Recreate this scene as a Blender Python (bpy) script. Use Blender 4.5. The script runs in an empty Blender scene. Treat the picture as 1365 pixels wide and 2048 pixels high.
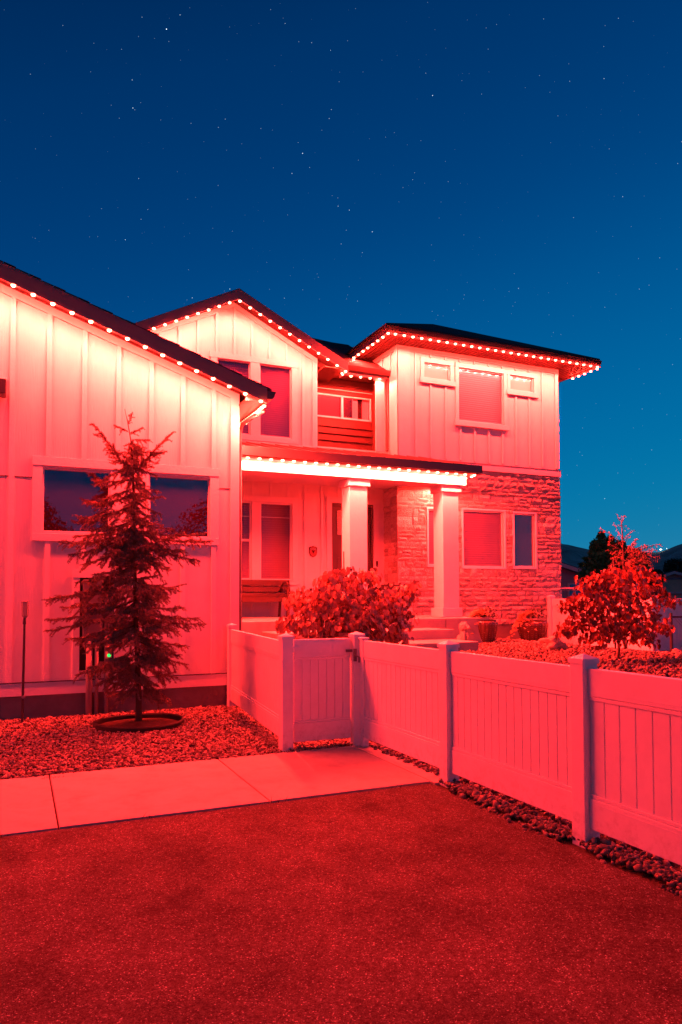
import bpy, math, random
import numpy as np
from mathutils import Vector, Matrix, noise
random.seed(7); rng = np.random.default_rng(7)
SC = bpy.context.scene
COL = SC.collection
R = math.radians

# ------------------------------------------------------------------ camera
F_PX, PITCH, ROLL, YAW, CY, CAM_H = 1453.34, 0.035049, -0.0034155, 0.418867, 1142.32, 1.65
def _rot():
    c, s = math.cos(YAW), math.sin(YAW); rz = np.array([[c, -s, 0], [s, c, 0], [0, 0, 1]])
    c, s = math.cos(PITCH), math.sin(PITCH); rx = np.array([[1, 0, 0], [0, c, s], [0, -s, c]])
    c, s = math.cos(ROLL), math.sin(ROLL); rr = np.array([[c, 0, s], [0, 1, 0], [-s, 0, c]])
    return rr @ rx @ rz
M3 = _rot()
cam = bpy.data.objects.new('camera', bpy.data.cameras.new('camera'))
COL.objects.link(cam); SC.camera = cam
cam.matrix_world = Matrix(((M3[0][0], M3[2][0], -M3[1][0], 0), (M3[0][1], M3[2][1], -M3[1][1], 0),
                           (M3[0][2], M3[2][2], -M3[1][2], CAM_H), (0, 0, 0, 1)))
cam.data.sensor_fit = 'VERTICAL'; cam.data.sensor_height = 36; cam.data.lens = F_PX * 36 / 2048
cam.data.shift_y = (CY - 1024) / 2048
cam.data.clip_start = 0.05; cam.data.clip_end = 20000

def ray(px, py):
    return M3.T @ np.array([(px - 682.5) / F_PX, 1.0, (CY - py) / F_PX])
def at(px, py, Y):
    """the point on the vertical plane y = Y that a measured position of the photograph belongs to"""
    d = ray(px, py); t = Y / d[1]
    return Vector((d[0] * t, Y, CAM_H + d[2] * t))

# ------------------------------------------------------------------ world, moon, exposure
SC.view_settings.view_transform = 'Standard'; SC.view_settings.look = 'None'
SC.view_settings.gamma = 1; SC.view_settings.exposure = 0.0; SC.view_settings.use_curve_mapping = False
W = bpy.data.worlds.new("World"); SC.world = W; W.use_nodes = True
def build_world():
    nt = W.node_tree; nt.nodes.clear(); N = nt.nodes.new; L = nt.links.new
    out = N('ShaderNodeOutputWorld'); bg = N('ShaderNodeBackground')
    tc = N('ShaderNodeTexCoord'); sx = N('ShaderNodeSeparateXYZ'); L(tc.outputs['Generated'], sx.inputs[0])
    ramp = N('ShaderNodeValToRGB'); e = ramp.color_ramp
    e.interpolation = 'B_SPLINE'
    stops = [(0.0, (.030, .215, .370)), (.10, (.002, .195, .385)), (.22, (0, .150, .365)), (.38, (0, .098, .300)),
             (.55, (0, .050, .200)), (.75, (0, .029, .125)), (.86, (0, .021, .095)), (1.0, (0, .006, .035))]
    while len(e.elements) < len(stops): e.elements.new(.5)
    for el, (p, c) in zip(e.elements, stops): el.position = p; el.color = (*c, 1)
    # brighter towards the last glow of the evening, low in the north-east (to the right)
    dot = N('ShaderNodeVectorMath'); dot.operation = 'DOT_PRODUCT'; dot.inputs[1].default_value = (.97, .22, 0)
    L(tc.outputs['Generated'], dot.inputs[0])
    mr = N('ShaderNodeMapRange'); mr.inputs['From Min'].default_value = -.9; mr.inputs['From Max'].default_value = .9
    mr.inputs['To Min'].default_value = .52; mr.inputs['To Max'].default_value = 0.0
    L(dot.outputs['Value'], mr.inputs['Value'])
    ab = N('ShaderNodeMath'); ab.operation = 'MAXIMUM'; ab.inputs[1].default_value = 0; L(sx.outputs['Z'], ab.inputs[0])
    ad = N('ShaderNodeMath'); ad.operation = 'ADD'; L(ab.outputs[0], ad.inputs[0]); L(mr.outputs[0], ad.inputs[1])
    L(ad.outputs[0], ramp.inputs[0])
    # stars
    tot = None
    for scale, thr, amp, seed in ((130, .056, .8, 0), (70, .034, 2.0, 3.7), (36, .018, 5.0, 11.3)):
        mp = N('ShaderNodeMapping'); mp.inputs['Location'].default_value = (seed, seed * .7, seed * 1.3)
        L(tc.outputs['Generated'], mp.inputs[0])
        v = N('ShaderNodeTexVoronoi'); v.inputs['Scale'].default_value = scale; L(mp.outputs[0], v.inputs['Vector'])
        lt = N('ShaderNodeMapRange'); lt.inputs['From Min'].default_value = thr; lt.inputs['From Max'].default_value = thr * .3
        lt.inputs['To Min'].default_value = 0; lt.inputs['To Max'].default_value = 1
        L(v.outputs['Distance'], lt.inputs['Value'])
        s2 = N('ShaderNodeSeparateColor'); L(v.outputs['Color'], s2.inputs[0])
        pw = N('ShaderNodeMath'); pw.operation = 'POWER'; pw.inputs[1].default_value = 2.3; L(s2.outputs[0], pw.inputs[0])
        m = N('ShaderNodeMath'); m.operation = 'MULTIPLY'; L(lt.outputs[0], m.inputs[0]); L(pw.outputs[0], m.inputs[1])
        m2 = N('ShaderNodeMath'); m2.operation = 'MULTIPLY'; m2.inputs[1].default_value = amp; L(m.outputs[0], m2.inputs[0])
        if tot is None: tot = m2
        else:
            a = N('ShaderNodeMath'); a.operation = 'ADD'; L(tot.outputs[0], a.inputs[0]); L(m2.outputs[0], a.inputs[1]); tot = a
    st = N('ShaderNodeVectorMath'); st.operation = 'SCALE'; st.inputs[0].default_value = (.75, .92, 1.0); L(tot.outputs[0], st.inputs['Scale'])
    sm = N('ShaderNodeVectorMath'); sm.operation = 'ADD'; L(ramp.outputs[0], sm.inputs[0]); L(st.outputs[0], sm.inputs[1])
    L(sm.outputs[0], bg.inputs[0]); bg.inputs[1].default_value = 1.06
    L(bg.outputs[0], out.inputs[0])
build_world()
sun = bpy.data.objects.new('moon', bpy.data.lights.new('moon', 'SUN')); COL.objects.link(sun)  # weak unseen moonlight, added to lift the far houses and mountains
sun.data.energy = 0.035; sun.data.angle = R(.6); sun.data.color = (1, .97, .9)
sun.rotation_euler = (R(52), 0, R(-58))

BULB_W = 240.0                     # watts of each spot in the eave strings
RED = (1.0, .0205, .0135)

SC.cycles.use_denoising = True
try: SC.cycles.denoiser = 'OPENIMAGEDENOISE'
except Exception: pass
SC.cycles.max_bounces = 6; SC.cycles.diffuse_bounces = 3; SC.cycles.glossy_bounces = 3
SC.cycles.transmission_bounces = 3; SC.cycles.transparent_max_bounces = 8; SC.cycles.caustics_reflective = False
SC.cycles.caustics_refractive = False; SC.cycles.sample_clamp_indirect = 6

# ------------------------------------------------------------------ materials
def mat(name, col, rough=.6, spec=.4, bump=None, var=None, metal=0, noise_scale=None, ior=None, trans=0, coat=0):
    """bump=(scale_vec, strength, distance, detail)  var=(scale, amount): uneven colour"""
    m = bpy.data.materials.new(name); m.use_nodes = True; nt = m.node_tree; N = nt.nodes.new; L = nt.links.new
    p = nt.nodes['Principled BSDF']; p.inputs['Roughness'].default_value = rough; p.inputs['Metallic'].default_value = metal
    p.inputs['Specular IOR Level'].default_value = spec
    if coat: p.inputs['Coat Weight'].default_value = coat
    if ior: p.inputs['IOR'].default_value = ior
    p.inputs['Base Color'].default_value = (*col, 1)
    tc = N('ShaderNodeTexCoord')
    if var:
        n = N('ShaderNodeTexNoise'); n.inputs['Scale'].default_value = var[0]; n.inputs['Detail'].default_value = 6
        n.inputs['Roughness'].default_value = .62
        L(tc.outputs['Object'], n.inputs['Vector'])
        mr = N('ShaderNodeMapRange'); mr.inputs['From Min'].default_value = .3; mr.inputs['From Max'].default_value = .7
        mr.inputs['To Min'].default_value = 1 - var[1]; mr.inputs['To Max'].default_value = 1 + var[1]
        L(n.outputs['Fac'], mr.inputs['Value'])
        vm = N('ShaderNodeVectorMath'); vm.operation = 'SCALE'; vm.inputs[0].default_value = col; L(mr.outputs[0], vm.inputs['Scale'])
        L(vm.outputs[0], p.inputs['Base Color'])
    if bump:
        mp = N('ShaderNodeMapping'); mp.inputs['Scale'].default_value = bump[0]; L(tc.outputs['Object'], mp.inputs[0])
        n = N('ShaderNodeTexNoise'); n.inputs['Scale'].default_value = 1; n.inputs['Detail'].default_value = bump[3]
        L(mp.outputs[0], n.inputs['Vector'])
        b = N('ShaderNodeBump'); b.inputs['Strength'].default_value = bump[1]; b.inputs['Distance'].default_value = bump[2]
        L(n.outputs['Fac'], b.inputs['Height']); L(b.outputs[0], p.inputs['Normal'])
    return m
MT = {}
MT['siding'] = mat('painted_siding', (.76, .75, .72), .62, .3, bump=((55, 55, 4), .55, .006, 5), var=(2.2, .05))
MT['trim'] = mat('painted_trim', (.80, .79, .76), .55, .35, bump=((22, 22, 22), .5, .006, 6), var=(5, .04))
MT['vinyl'] = mat('white_vinyl', (.80, .80, .82), .34, .45, bump=((1.2, 1.2, 1.2), .25, .01, 2), var=(3.0, .05))
MT['frame'] = mat('window_vinyl', (.82, .82, .80), .35, .4)
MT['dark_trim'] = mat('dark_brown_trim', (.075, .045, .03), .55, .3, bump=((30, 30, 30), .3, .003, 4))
MT['lap'] = mat('stained_lap_siding', (.035, .017, .012), .6, .3, bump=((4, 4, 60), .5, .004, 5), var=(4, .25))
MT['shingle'] = mat('asphalt_shingle', (.045, .042, .042), .9, .2, bump=((140, 140, 140), .8, .006, 3), var=(30, .3))
MT['fascia'] = mat('dark_fascia', (.19, .15, .14), .5, .4, bump=((3, 20, 20), .2, .004, 3))
MT['metal'] = mat('black_metal', (.03, .03, .032), .4, .5)
MT['gutter'] = mat('dark_gutter', (.05, .042, .04), .35, .5)
MT['foundation'] = mat('foundation_concrete', (.20, .19, .18), .85, .2, bump=((14, 14, 14), .6, .01, 6), var=(3, .18))
MT['concrete'] = mat('broom_concrete', (.42, .40, .37), .78, .25, bump=((70, 70, 70), .35, .003, 5), var=(2.3, .10))
MT['roofmetal'] = mat('porch_roof_metal', (.10, .09, .09), .45, .5)
MT['stone'] = mat('ledge_stone', (.56, .52, .47), .85, .25, bump=((9, 9, 9), .8, .05, 7), var=(7, .28))
def _stone_tone(m):
    nt = m.node_tree; N = nt.nodes.new; L = nt.links.new; p = nt.nodes['Principled BSDF']; old = p.inputs['Base Color'].links[0].from_socket
    oi = N('ShaderNodeObjectInfo'); mr = N('ShaderNodeMapRange'); mr.inputs['To Min'].default_value = .72; mr.inputs['To Max'].default_value = 1.25; L(oi.outputs['Random'], mr.inputs['Value'])
    vm = N('ShaderNodeVectorMath'); vm.operation = 'SCALE'; L(old, vm.inputs[0]); L(mr.outputs[0], vm.inputs['Scale']); L(vm.outputs[0], p.inputs['Base Color'])
_stone_tone(MT['stone'])
MT['mortar'] = mat('stone_backing', (.30, .28, .25), .95, .1)
MT['door'] = mat('dark_door', (.05, .035, .03), .4, .5)
MT['wood'] = mat('bench_wood', (.045, .027, .02), .5, .4, bump=((6, 60, 60), .3, .003, 4), var=(8, .25))
MT['blind'] = mat('window_shade', (.55, .50, .46), .8, .2)
MT['blind_red'] = mat('cellular_shade', (.27, .20, .22), .85, .2)
MT['curtain'] = mat('curtain', (.6, .55, .5), .85, .1)
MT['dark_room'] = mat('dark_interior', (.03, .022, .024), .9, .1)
MT['bark'] = mat('bark', (.10, .07, .05), .9, .2, bump=((30, 30, 8), .8, .01, 5))
MT['needle'] = mat('cedar_needles', (.30, .20, .14), .6, .3, var=(9, .35))
MT['needle2'] = mat('larch_needles', (.30, .20, .13), .6, .3, var=(9, .3))
MT['rubber'] = mat('rubber_edging', (.018, .017, .017), .7, .3)
MT['soil'] = mat('soil', (.07, .05, .04), .95, .1, bump=((40, 40, 40), .8, .02, 5), var=(12, .3))
MT['pot'] = mat('glazed_pot', (.075, .045, .035), .25, .6, var=(6, .2))
MT['statue'] = mat('cast_stone', (.42, .38, .33), .85, .2, bump=((60, 60, 60), .5, .006, 4), var=(15, .2))
MT['rock'] = mat('rock', (.40, .30, .24), .9, .2, bump=((18, 18, 18), 1, .02, 7), var=(6, .3))
MT['meter'] = mat('meter_box', (.16, .16, .165), .5, .4)
MT['pipe'] = mat('conduit', (.28, .28, .28), .45, .4)
MT['rail_red'] = mat('deck_rail', (.5, .5, .5), .6, .3)

def leafmat(name, col, rough=.5, var=.3, trans=.25):
    m = bpy.data.materials.new(name); m.use_nodes = True; nt = m.node_tree; N = nt.nodes.new; L = nt.links.new
    p = nt.nodes['Principled BSDF']; p.inputs['Roughness'].default_value = rough; p.inputs['Specular IOR Level'].default_value = .35
    g = N('ShaderNodeNewGeometry'); n = N('ShaderNodeTexNoise'); n.inputs['Scale'].default_value = 14; n.inputs['Detail'].default_value = 3
    tc = N('ShaderNodeTexCoord'); L(tc.outputs['Object'], n.inputs['Vector'])
    a = N('ShaderNodeMath'); a.operation = 'ADD'; L(g.outputs['Random Per Island'], a.inputs[0]); L(n.outputs['Fac'], a.inputs[1])
    mr = N('ShaderNodeMapRange'); mr.inputs['From Min'].default_value = .3; mr.inputs['From Max'].default_value = 1.7
    mr.inputs['To Min'].default_value = 1 - var; mr.inputs['To Max'].default_value = 1 + var; L(a.outputs[0], mr.inputs['Value'])
    vm = N('ShaderNodeVectorMath'); vm.operation = 'SCALE'; vm.inputs[0].default_value = col; L(mr.outputs[0], vm.inputs['Scale'])
    L(vm.outputs[0], p.inputs['Base Color'])
    t = N('ShaderNodeBsdfTranslucent'); L(vm.outputs[0], t.inputs[0])
    mx = N('ShaderNodeMixShader'); mx.inputs[0].default_value = trans; L(p.outputs[0], mx.inputs[1]); L(t.outputs[0], mx.inputs[2])
    L(mx.outputs[0], nt.nodes['Material Output'].inputs[0]); return m
MT['redbud'] = leafmat('redbud_leaf', (.42, .21, .135), .38, .9, .08)
MT['redbud2'] = leafmat('redbud_leaf_deep', (.30, .10, .05), .38, .85, .08)
MT['potleaf'] = leafmat('sweet_potato_leaf', (.40, .26, .12), .5, .35)
MT['darkleaf'] = leafmat('dark_leaf', (.05, .06, .03), .5, .3)
MT['petal'] = leafmat('pale_petal', (.75, .68, .62), .6, .2)
MT['treeleaf'] = leafmat('shade_tree_leaf', (.03, .24, .07), .55, .5)
MT['fartree'] = leafmat('far_tree_leaf', (.045, .07, .04), .55, .35)

def glassmat(name, refl, rough=.01, tint=(.9, .85, .9), base=None):
    m = bpy.data.materials.new(name); m.use_nodes = True; nt = m.node_tree; N = nt.nodes.new; L = nt.links.new
    gl = N('ShaderNodeBsdfGlossy'); gl.inputs['Roughness'].default_value = rough; gl.inputs[0].default_value = (.85, .85, 1, 1)
    if base is None: t = N('ShaderNodeBsdfTransparent'); t.inputs[0].default_value = (*tint, 1)
    else: t = N('ShaderNodeBsdfDiffuse'); t.inputs[0].default_value = (*base, 1)
    lw = N('ShaderNodeLayerWeight'); lw.inputs['Blend'].default_value = .5
    pw = N('ShaderNodeMath'); pw.operation = 'POWER'; pw.inputs[1].default_value = 5; L(lw.outputs['Facing'], pw.inputs[0])
    a = N('ShaderNodeMath'); a.operation = 'MULTIPLY_ADD'; a.inputs[1].default_value = .3; a.inputs[2].default_value = refl; a.use_clamp = True; L(pw.outputs[0], a.inputs[0])
    mx = N('ShaderNodeMixShader'); L(a.outputs[0], mx.inputs[0]); L(t.outputs[0], mx.inputs[1]); L(gl.outputs[0], mx.inputs[2])
    L(mx.outputs[0], nt.nodes['Material Output'].inputs[0]); return m
MT['glass_dark'] = glassmat('dark_coated_glass', .15, .01, base=(.035, .008, .014))
MT['glass'] = glassmat('clear_glass', .03, rough=.16)
MT['glass_purple'] = glassmat('coated_glass', .08, rough=.10, tint=(.8, .75, .85))

def emis(name, col, s):
    m = bpy.data.materials.new(name); m.use_nodes = True; nt = m.node_tree
    e = nt.nodes.new('ShaderNodeEmission'); e.inputs[0].default_value = (*col, 1); e.inputs[1].default_value = s
    nt.links.new(e.outputs[0], nt.nodes['Material Output'].inputs[0]); return m
MT['bulb'] = emis('led_lens', (1, .085, .05), 55)
MT['green_led'] = emis('green_led', (.02, 1, .12), 2.2)
MT['town_light'] = emis('town_light', (1, .95, .8), 6)
MT['lit_shade'] = None

def dirt(m, scale, zlo, zhi, col, amt):
    nt = m.node_tree; N = nt.nodes.new; L = nt.links.new; p = nt.nodes['Principled BSDF']; old = p.inputs['Base Color'].links[0].from_socket
    tc = N('ShaderNodeTexCoord'); sx = N('ShaderNodeSeparateXYZ'); L(tc.outputs['Object'], sx.inputs[0])
    n = N('ShaderNodeTexNoise'); n.inputs['Scale'].default_value = scale; n.inputs['Detail'].default_value = 8; n.inputs['Roughness'].default_value = .75; L(tc.outputs['Object'], n.inputs['Vector'])
    mr = N('ShaderNodeMapRange'); mr.inputs['From Min'].default_value = .48; mr.inputs['From Max'].default_value = .72; L(n.outputs['Fac'], mr.inputs['Value'])
    mz = N('ShaderNodeMapRange'); mz.inputs['From Min'].default_value = zhi; mz.inputs['From Max'].default_value = zlo; mz.inputs['To Min'].default_value = .12; L(sx.outputs['Z'], mz.inputs['Value'])
    mu = N('ShaderNodeMath'); mu.operation = 'MULTIPLY'; L(mr.outputs[0], mu.inputs[0]); L(mz.outputs[0], mu.inputs[1])
    m2 = N('ShaderNodeMath'); m2.operation = 'MULTIPLY'; m2.inputs[1].default_value = amt; L(mu.outputs[0], m2.inputs[0])
    mx = N('ShaderNodeMix'); mx.data_type = 'RGBA'; mx.inputs[7].default_value = (*col, 1); L(m2.outputs[0], mx.inputs[0]); L(old, mx.inputs[6]); L(mx.outputs[2], p.inputs['Base Color'])
dirt(MT['vinyl'], 14, 0.0, .30, (.30, .24, .19), .75)
dirt(MT['siding'], 6, -11.0, -9.9, (.35, .3, .25), .4)
dirt(MT['concrete'], 3.0, -9, 9, (.20, .17, .14), .9)
def asphalt():
    m = mat('driveway_asphalt', (.12, .115, .11), .95, .08); nt = m.node_tree; N = nt.nodes.new; L = nt.links.new
    p = nt.nodes['Principled BSDF']; tc = N('ShaderNodeTexCoord')
    v = N('ShaderNodeTexVoronoi'); v.inputs['Scale'].default_value = 190; L(tc.outputs['Object'], v.inputs[0])
    n = N('ShaderNodeTexNoise'); n.inputs['Scale'].default_value = 1.6; n.inputs['Detail'].default_value = 8; n.inputs['Roughness'].default_value = .7
    L(tc.outputs['Object'], n.inputs['Vector'])
    n3 = N('ShaderNodeTexNoise'); n3.inputs['Scale'].default_value = 45; n3.inputs['Detail'].default_value = 6; L(tc.outputs['Object'], n3.inputs['Vector'])
    s = N('ShaderNodeSeparateColor'); L(v.outputs['Color'], s.inputs[0])
    cr = N('ShaderNodeValToRGB'); e = cr.color_ramp; e.elements[0].position = 0; e.elements[0].color = (.052, .040, .037, 1)
    e.elements[1].position = 1; e.elements[1].color = (.55, .45, .42, 1)
    x = e.elements.new(.6); x.color = (.098, .076, .07, 1); x = e.elements.new(.95); x.color = (.165, .13, .12, 1)
    L(s.outputs[0], cr.inputs[0])
    mr = N('ShaderNodeMapRange'); mr.inputs['From Min'].default_value = .32; mr.inputs['From Max'].default_value = .68
    mr.inputs['To Min'].default_value = .5; mr.inputs['To Max'].default_value = 1.35; L(n.outputs['Fac'], mr.inputs['Value'])
    n9 = N('ShaderNodeTexNoise'); n9.inputs['Scale'].default_value = 5.5; n9.inputs['Detail'].default_value = 10; n9.inputs['Roughness'].default_value = .8; n9.inputs['Distortion'].default_value = .6; L(tc.outputs['Object'], n9.inputs['Vector'])
    m9 = N('ShaderNodeMapRange'); m9.inputs['From Min'].default_value = .60; m9.inputs['From Max'].default_value = .72; m9.inputs['To Min'].default_value = 1; m9.inputs['To Max'].default_value = .25; L(n9.outputs['Fac'], m9.inputs['Value'])
    mr3 = N('ShaderNodeMapRange'); mr3.inputs['From Min'].default_value = .3; mr3.inputs['From Max'].default_value = .7
    mr3.inputs['To Min'].default_value = .66; mr3.inputs['To Max'].default_value = 1.3; L(n3.outputs['Fac'], mr3.inputs['Value'])
    mu = N('ShaderNodeMath'); mu.operation = 'MULTIPLY'; L(mr.outputs[0], mu.inputs[0]); L(mr3.outputs[0], mu.inputs[1])
    mu9 = N('ShaderNodeMath'); mu9.operation = 'MULTIPLY'; L(mu.outputs[0], mu9.inputs[0]); L(m9.outputs[0], mu9.inputs[1])
    vm = N('ShaderNodeVectorMath'); vm.operation = 'SCALE'; L(cr.outputs[0], vm.inputs[0]); L(mu9.outputs[0], vm.inputs['Scale'])
    L(vm.outputs[0], p.inputs['Base Color'])
    n2 = N('ShaderNodeTexNoise'); n2.inputs['Scale'].default_value = 60; n2.inputs['Detail'].default_value = 5; L(tc.outputs['Object'], n2.inputs['Vector'])
    ad = N('ShaderNodeMath'); ad.operation = 'SUBTRACT'; L(n2.outputs['Fac'], ad.inputs[0]); L(v.outputs['Distance'], ad.inputs[1])
    b = N('ShaderNodeBump'); b.inputs['Strength'].default_value = .8; b.inputs['Distance'].default_value = .008
    L(ad.outputs[0], b.inputs['Height']); L(b.outputs[0], p.inputs['Normal']); return m
MT['asphalt'] = asphalt()
def gravelmat(name, lo, hi):
    m = mat(name, lo, .8, .3); nt = m.node_tree; N = nt.nodes.new; L = nt.links.new; p = nt.nodes['Principled BSDF']
    g = N('ShaderNodeNewGeometry'); cr = N('ShaderNodeValToRGB'); cr.color_ramp.elements[0].color = (*lo, 1); cr.color_ramp.elements[1].color = (*hi, 1)
    L(g.outputs['Random Per Island'], cr.inputs[0]); L(cr.outputs[0], p.inputs['Base Color'])
    tc = N('ShaderNodeTexCoord'); n = N('ShaderNodeTexNoise'); n.inputs['Scale'].default_value = 60; L(tc.outputs['Object'], n.inputs['Vector'])
    b = N('ShaderNodeBump'); b.inputs['Strength'].default_value = .5; b.inputs['Distance'].default_value = .006
    L(n.outputs['Fac'], b.inputs['Height']); L(b.outputs[0], p.inputs['Normal']); return m
MT['gravel'] = gravelmat('gravel_stones', (.04, .033, .029), (.34, .28, .24))
MT['gravel_bed'] = mat('gravel_bed', (.07, .06, .05), .95, .1, bump=((40, 40, 40), 1, .02, 5), var=(30, .4))
MT['ground'] = mat('dry_ground', (.10, .10, .06), .95, .1, var=(.8, .3))
MT['pebble'] = gravelmat('pebbles_by_fence', (.05, .045, .04), (.22, .19, .17))
MT['mountain'] = mat('dry_mountain', (.42, .38, .30), .95, .1, bump=((.012, .012, .012), 1, 14, 8), var=(.006, .4))
MT['far_wall'] = mat('tan_stucco', (.50, .43, .30), .9, .2, var=(1.5, .1))
MT['far_wall2'] = mat('grey_stucco', (.28, .27, .30), .9, .2)
MT['far_roof'] = mat('far_roof', (.05, .05, .055), .9, .2)

# ------------------------------------------------------------------ mesh helpers
ORG = {}
def tag(o, label=None, cat=None, group=None, kind=None):
    if label: o['label'] = label
    if cat: o['category'] = cat
    if group: o['group'] = group
    if kind: o['kind'] = kind
    return o
def empty(name, loc, label=None, cat=None, group=None, kind=None):
    o = bpy.data.objects.new(name, None); COL.objects.link(o); o.location = loc; o.empty_display_size = .2
    ORG[o] = Vector(loc); return tag(o, label, cat, group, kind)
def link(name, me, parent=None, loc=None, rot=None, scale=None, kind=None):
    """place an existing mesh (modelled round its own origin) as one object"""
    o = bpy.data.objects.new(name, me); COL.objects.link(o)
    loc = Vector(loc) if loc is not None else Vector((0, 0, 0))
    if parent is not None: o.parent = parent; o.location = loc - ORG[parent]
    else: o.location = loc
    ORG[o] = loc
    if rot: o.rotation_euler = rot
    if scale is not None: o.scale = scale if hasattr(scale, '__len__') else (scale,) * 3
    if kind: o['kind'] = kind
    return o
class MB:
    def __init__(s): s.v = []; s.f = []; s.smooth = False
    def add(s, vs, fs):
        n = len(s.v); s.v += [tuple(v) for v in vs]; s.f += [tuple(i + n for i in f) for f in fs]; return s
    def box(s, x0, x1, y0, y1, z0, z1):
        return s.add([(x0, y0, z0), (x1, y0, z0), (x1, y1, z0), (x0, y1, z0), (x0, y0, z1), (x1, y0, z1), (x1, y1, z1), (x0, y1, z1)],
                     [(0, 3, 2, 1), (4, 5, 6, 7), (0, 1, 5, 4), (1, 2, 6, 5), (2, 3, 7, 6), (3, 0, 4, 7)])
    def prism_y(s, poly, y0, y1):
        """poly: (x,z) counter-clockwise seen from -y"""
        n = len(poly)
        return s.add([(x, y0, z) for x, z in poly] + [(x, y1, z) for x, z in poly],
                     [tuple(range(n)), tuple(range(2 * n - 1, n - 1, -1))] + [((i + 1) % n, i, i + n, (i + 1) % n + n) for i in range(n)])
    def prism_x(s, poly, x0, x1):
        """poly: (y,z)"""
        n = len(poly)
        return s.add([(x0, y, z) for y, z in poly] + [(x1, y, z) for y, z in poly],
                     [tuple(range(n - 1, -1, -1)), tuple(range(n, 2 * n))] + [(i, (i + 1) % n, (i + 1) % n + n, i + n) for i in range(n)])
    def prism_z(s, poly, z0, z1):
        n = len(poly)
        return s.add([(x, y, z0) for x, y in poly] + [(x, y, z1) for x, y in poly],
                     [tuple(range(n - 1, -1, -1)), tuple(range(n, 2 * n))] + [(i, (i + 1) % n, (i + 1) % n + n, i + n) for i in range(n)])
    def tube(s, pts, rad, n=6, caps=True):
        pts = [Vector(p) for p in pts]; rad = rad if hasattr(rad, '__len__') else [rad] * len(pts)
        base = len(s.v); up = Vector((0, 0, 1))
        for i, p in enumerate(pts):
            d = (pts[min(i + 1, len(pts) - 1)] - pts[max(i - 1, 0)]).normalized()
            u = up if abs(d.z) < .9 else Vector((1, 0, 0))
            a = d.cross(u).normalized(); b = d.cross(a)
            for k in range(n):
                t = 2 * math.pi * k / n; q = p + (a * math.cos(t) + b * math.sin(t)) * rad[i]; s.v.append(tuple(q))
        for i in range(len(pts) - 1):
            for k in range(n):
                a0 = base + i * n + k; a1 = base + i * n + (k + 1) % n
                s.f.append((a0, a0 + n, a1 + n, a1))
        if caps: s.f.append(tuple(base + k for k in range(n))); s.f.append(tuple(base + (len(pts) - 1) * n + k for k in reversed(range(n))))
        return s
    def lathe(s, prof, c=(0, 0, 0), n=24, ribs=0, rd=0):
        base = len(s.v)
        for r, z in prof:
            for k in range(n):
                t = 2 * math.pi * k / n; rr = r * (1 + (rd * (1 if k % 2 else -1) if ribs else 0))
                s.v.append((c[0] + rr * math.cos(t), c[1] + rr * math.sin(t), c[2] + z))
        for i in range(len(prof) - 1):
            for k in range(n):
                a0 = base + i * n + k; a1 = base + i * n + (k + 1) % n; s.f.append((a0, a1, a1 + n, a0 + n))
        s.f.append(tuple(base + k for k in reversed(range(n)))); s.f.append(tuple(base + (len(prof) - 1) * n + k for k in range(n)))
        return s
    def mesh(s, name, m, off=(0, 0, 0)):
        me = bpy.data.meshes.new(name); ox, oy, oz = off
        me.from_pydata([(x - ox, y - oy, z - oz) for x, y, z in s.v], [], s.f)
        me.materials.append(MT[m] if isinstance(m, str) else m)
        if s.smooth: me.polygons.foreach_set('use_smooth', [True] * len(me.polygons))
        return me
    def build(s, name, m, parent=None, label=None, cat=None, group=None, kind=None, bevel=0, origin=None):
        """link as ONE object; its origin is its parent's, or the given base point"""
        if origin is None: origin = ORG[parent] if parent is not None else None
        if origin is None:
            xs = np.array(s.v); origin = Vector(((xs[:, 0].min() + xs[:, 0].max()) / 2, (xs[:, 1].min() + xs[:, 1].max()) / 2, xs[:, 2].min()))
        o = link(name, s.mesh(name, m, origin), parent, origin)
        if bevel:
            b = o.modifiers.new('bevel', 'BEVEL'); b.width = bevel; b.segments = 2; b.limit_method = 'ANGLE'; b.angle_limit = R(50)
        return tag(o, label, cat, group, kind)
def fast_mesh(name, V, F, m, smooth=False):
    me = bpy.data.meshes.new(name); V = np.asarray(V, np.float32); F = np.asarray(F, np.int32); k = F.shape[1]
    me.vertices.add(len(V)); me.vertices.foreach_set('co', V.ravel())
    me.loops.add(F.size); me.loops.foreach_set('vertex_index', F.ravel())
    me.polygons.add(len(F)); me.polygons.foreach_set('loop_start', np.arange(0, F.size, k, dtype=np.int32))
    me.materials.append(MT[m] if isinstance(m, str) else m)
    if smooth: me.polygons.foreach_set('use_smooth', np.ones(len(F), bool))
    me.update(calc_edges=True); return me

# ------------------------------------------------------------------ ground
def S(t): t = min(1, max(0, t)); return t * t * (3 - 2 * t)
def gz(x, y):
    """height of the ground: level at the drive, rising to the porch"""
    if x < 3.05: return 0.0
    a = S((x - 3.75) / 2.3) * S((y - 1) / 3.5)
    b = S((y - 7.9) / 2.6) * S((x - 3.1) / .5)
    h = .74 * max(a, b)
    far = S((x - 9.0) / 3.2)
    return h * (1 - far) + (.45) * far if x > 9 else h
def grid_sheet(name, m, x0, x1, y0, y1, step, zf, kind='structure', dz=0.0):
    xs = np.arange(x0, x1 + step * .5, step); ys = np.arange(y0, y1 + step * .5, step)
    V = [(x, y, zf(x, y) + dz) for y in ys for x in xs]; nx = len(xs)
    F = [(j * nx + i, j * nx + i + 1, (j + 1) * nx + i + 1, (j + 1) * nx + i) for j in range(len(ys) - 1) for i in range(nx - 1)]
    o = link(name, fast_mesh(name, V, F, m, True)); o['kind'] = kind; return o
fg = MB(); fg.add([(-3000, -3000, -.35), (6000, -3000, -.35), (6000, 6000, -.35), (-3000, 6000, -.35)], [(0, 1, 2, 3)])
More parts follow.
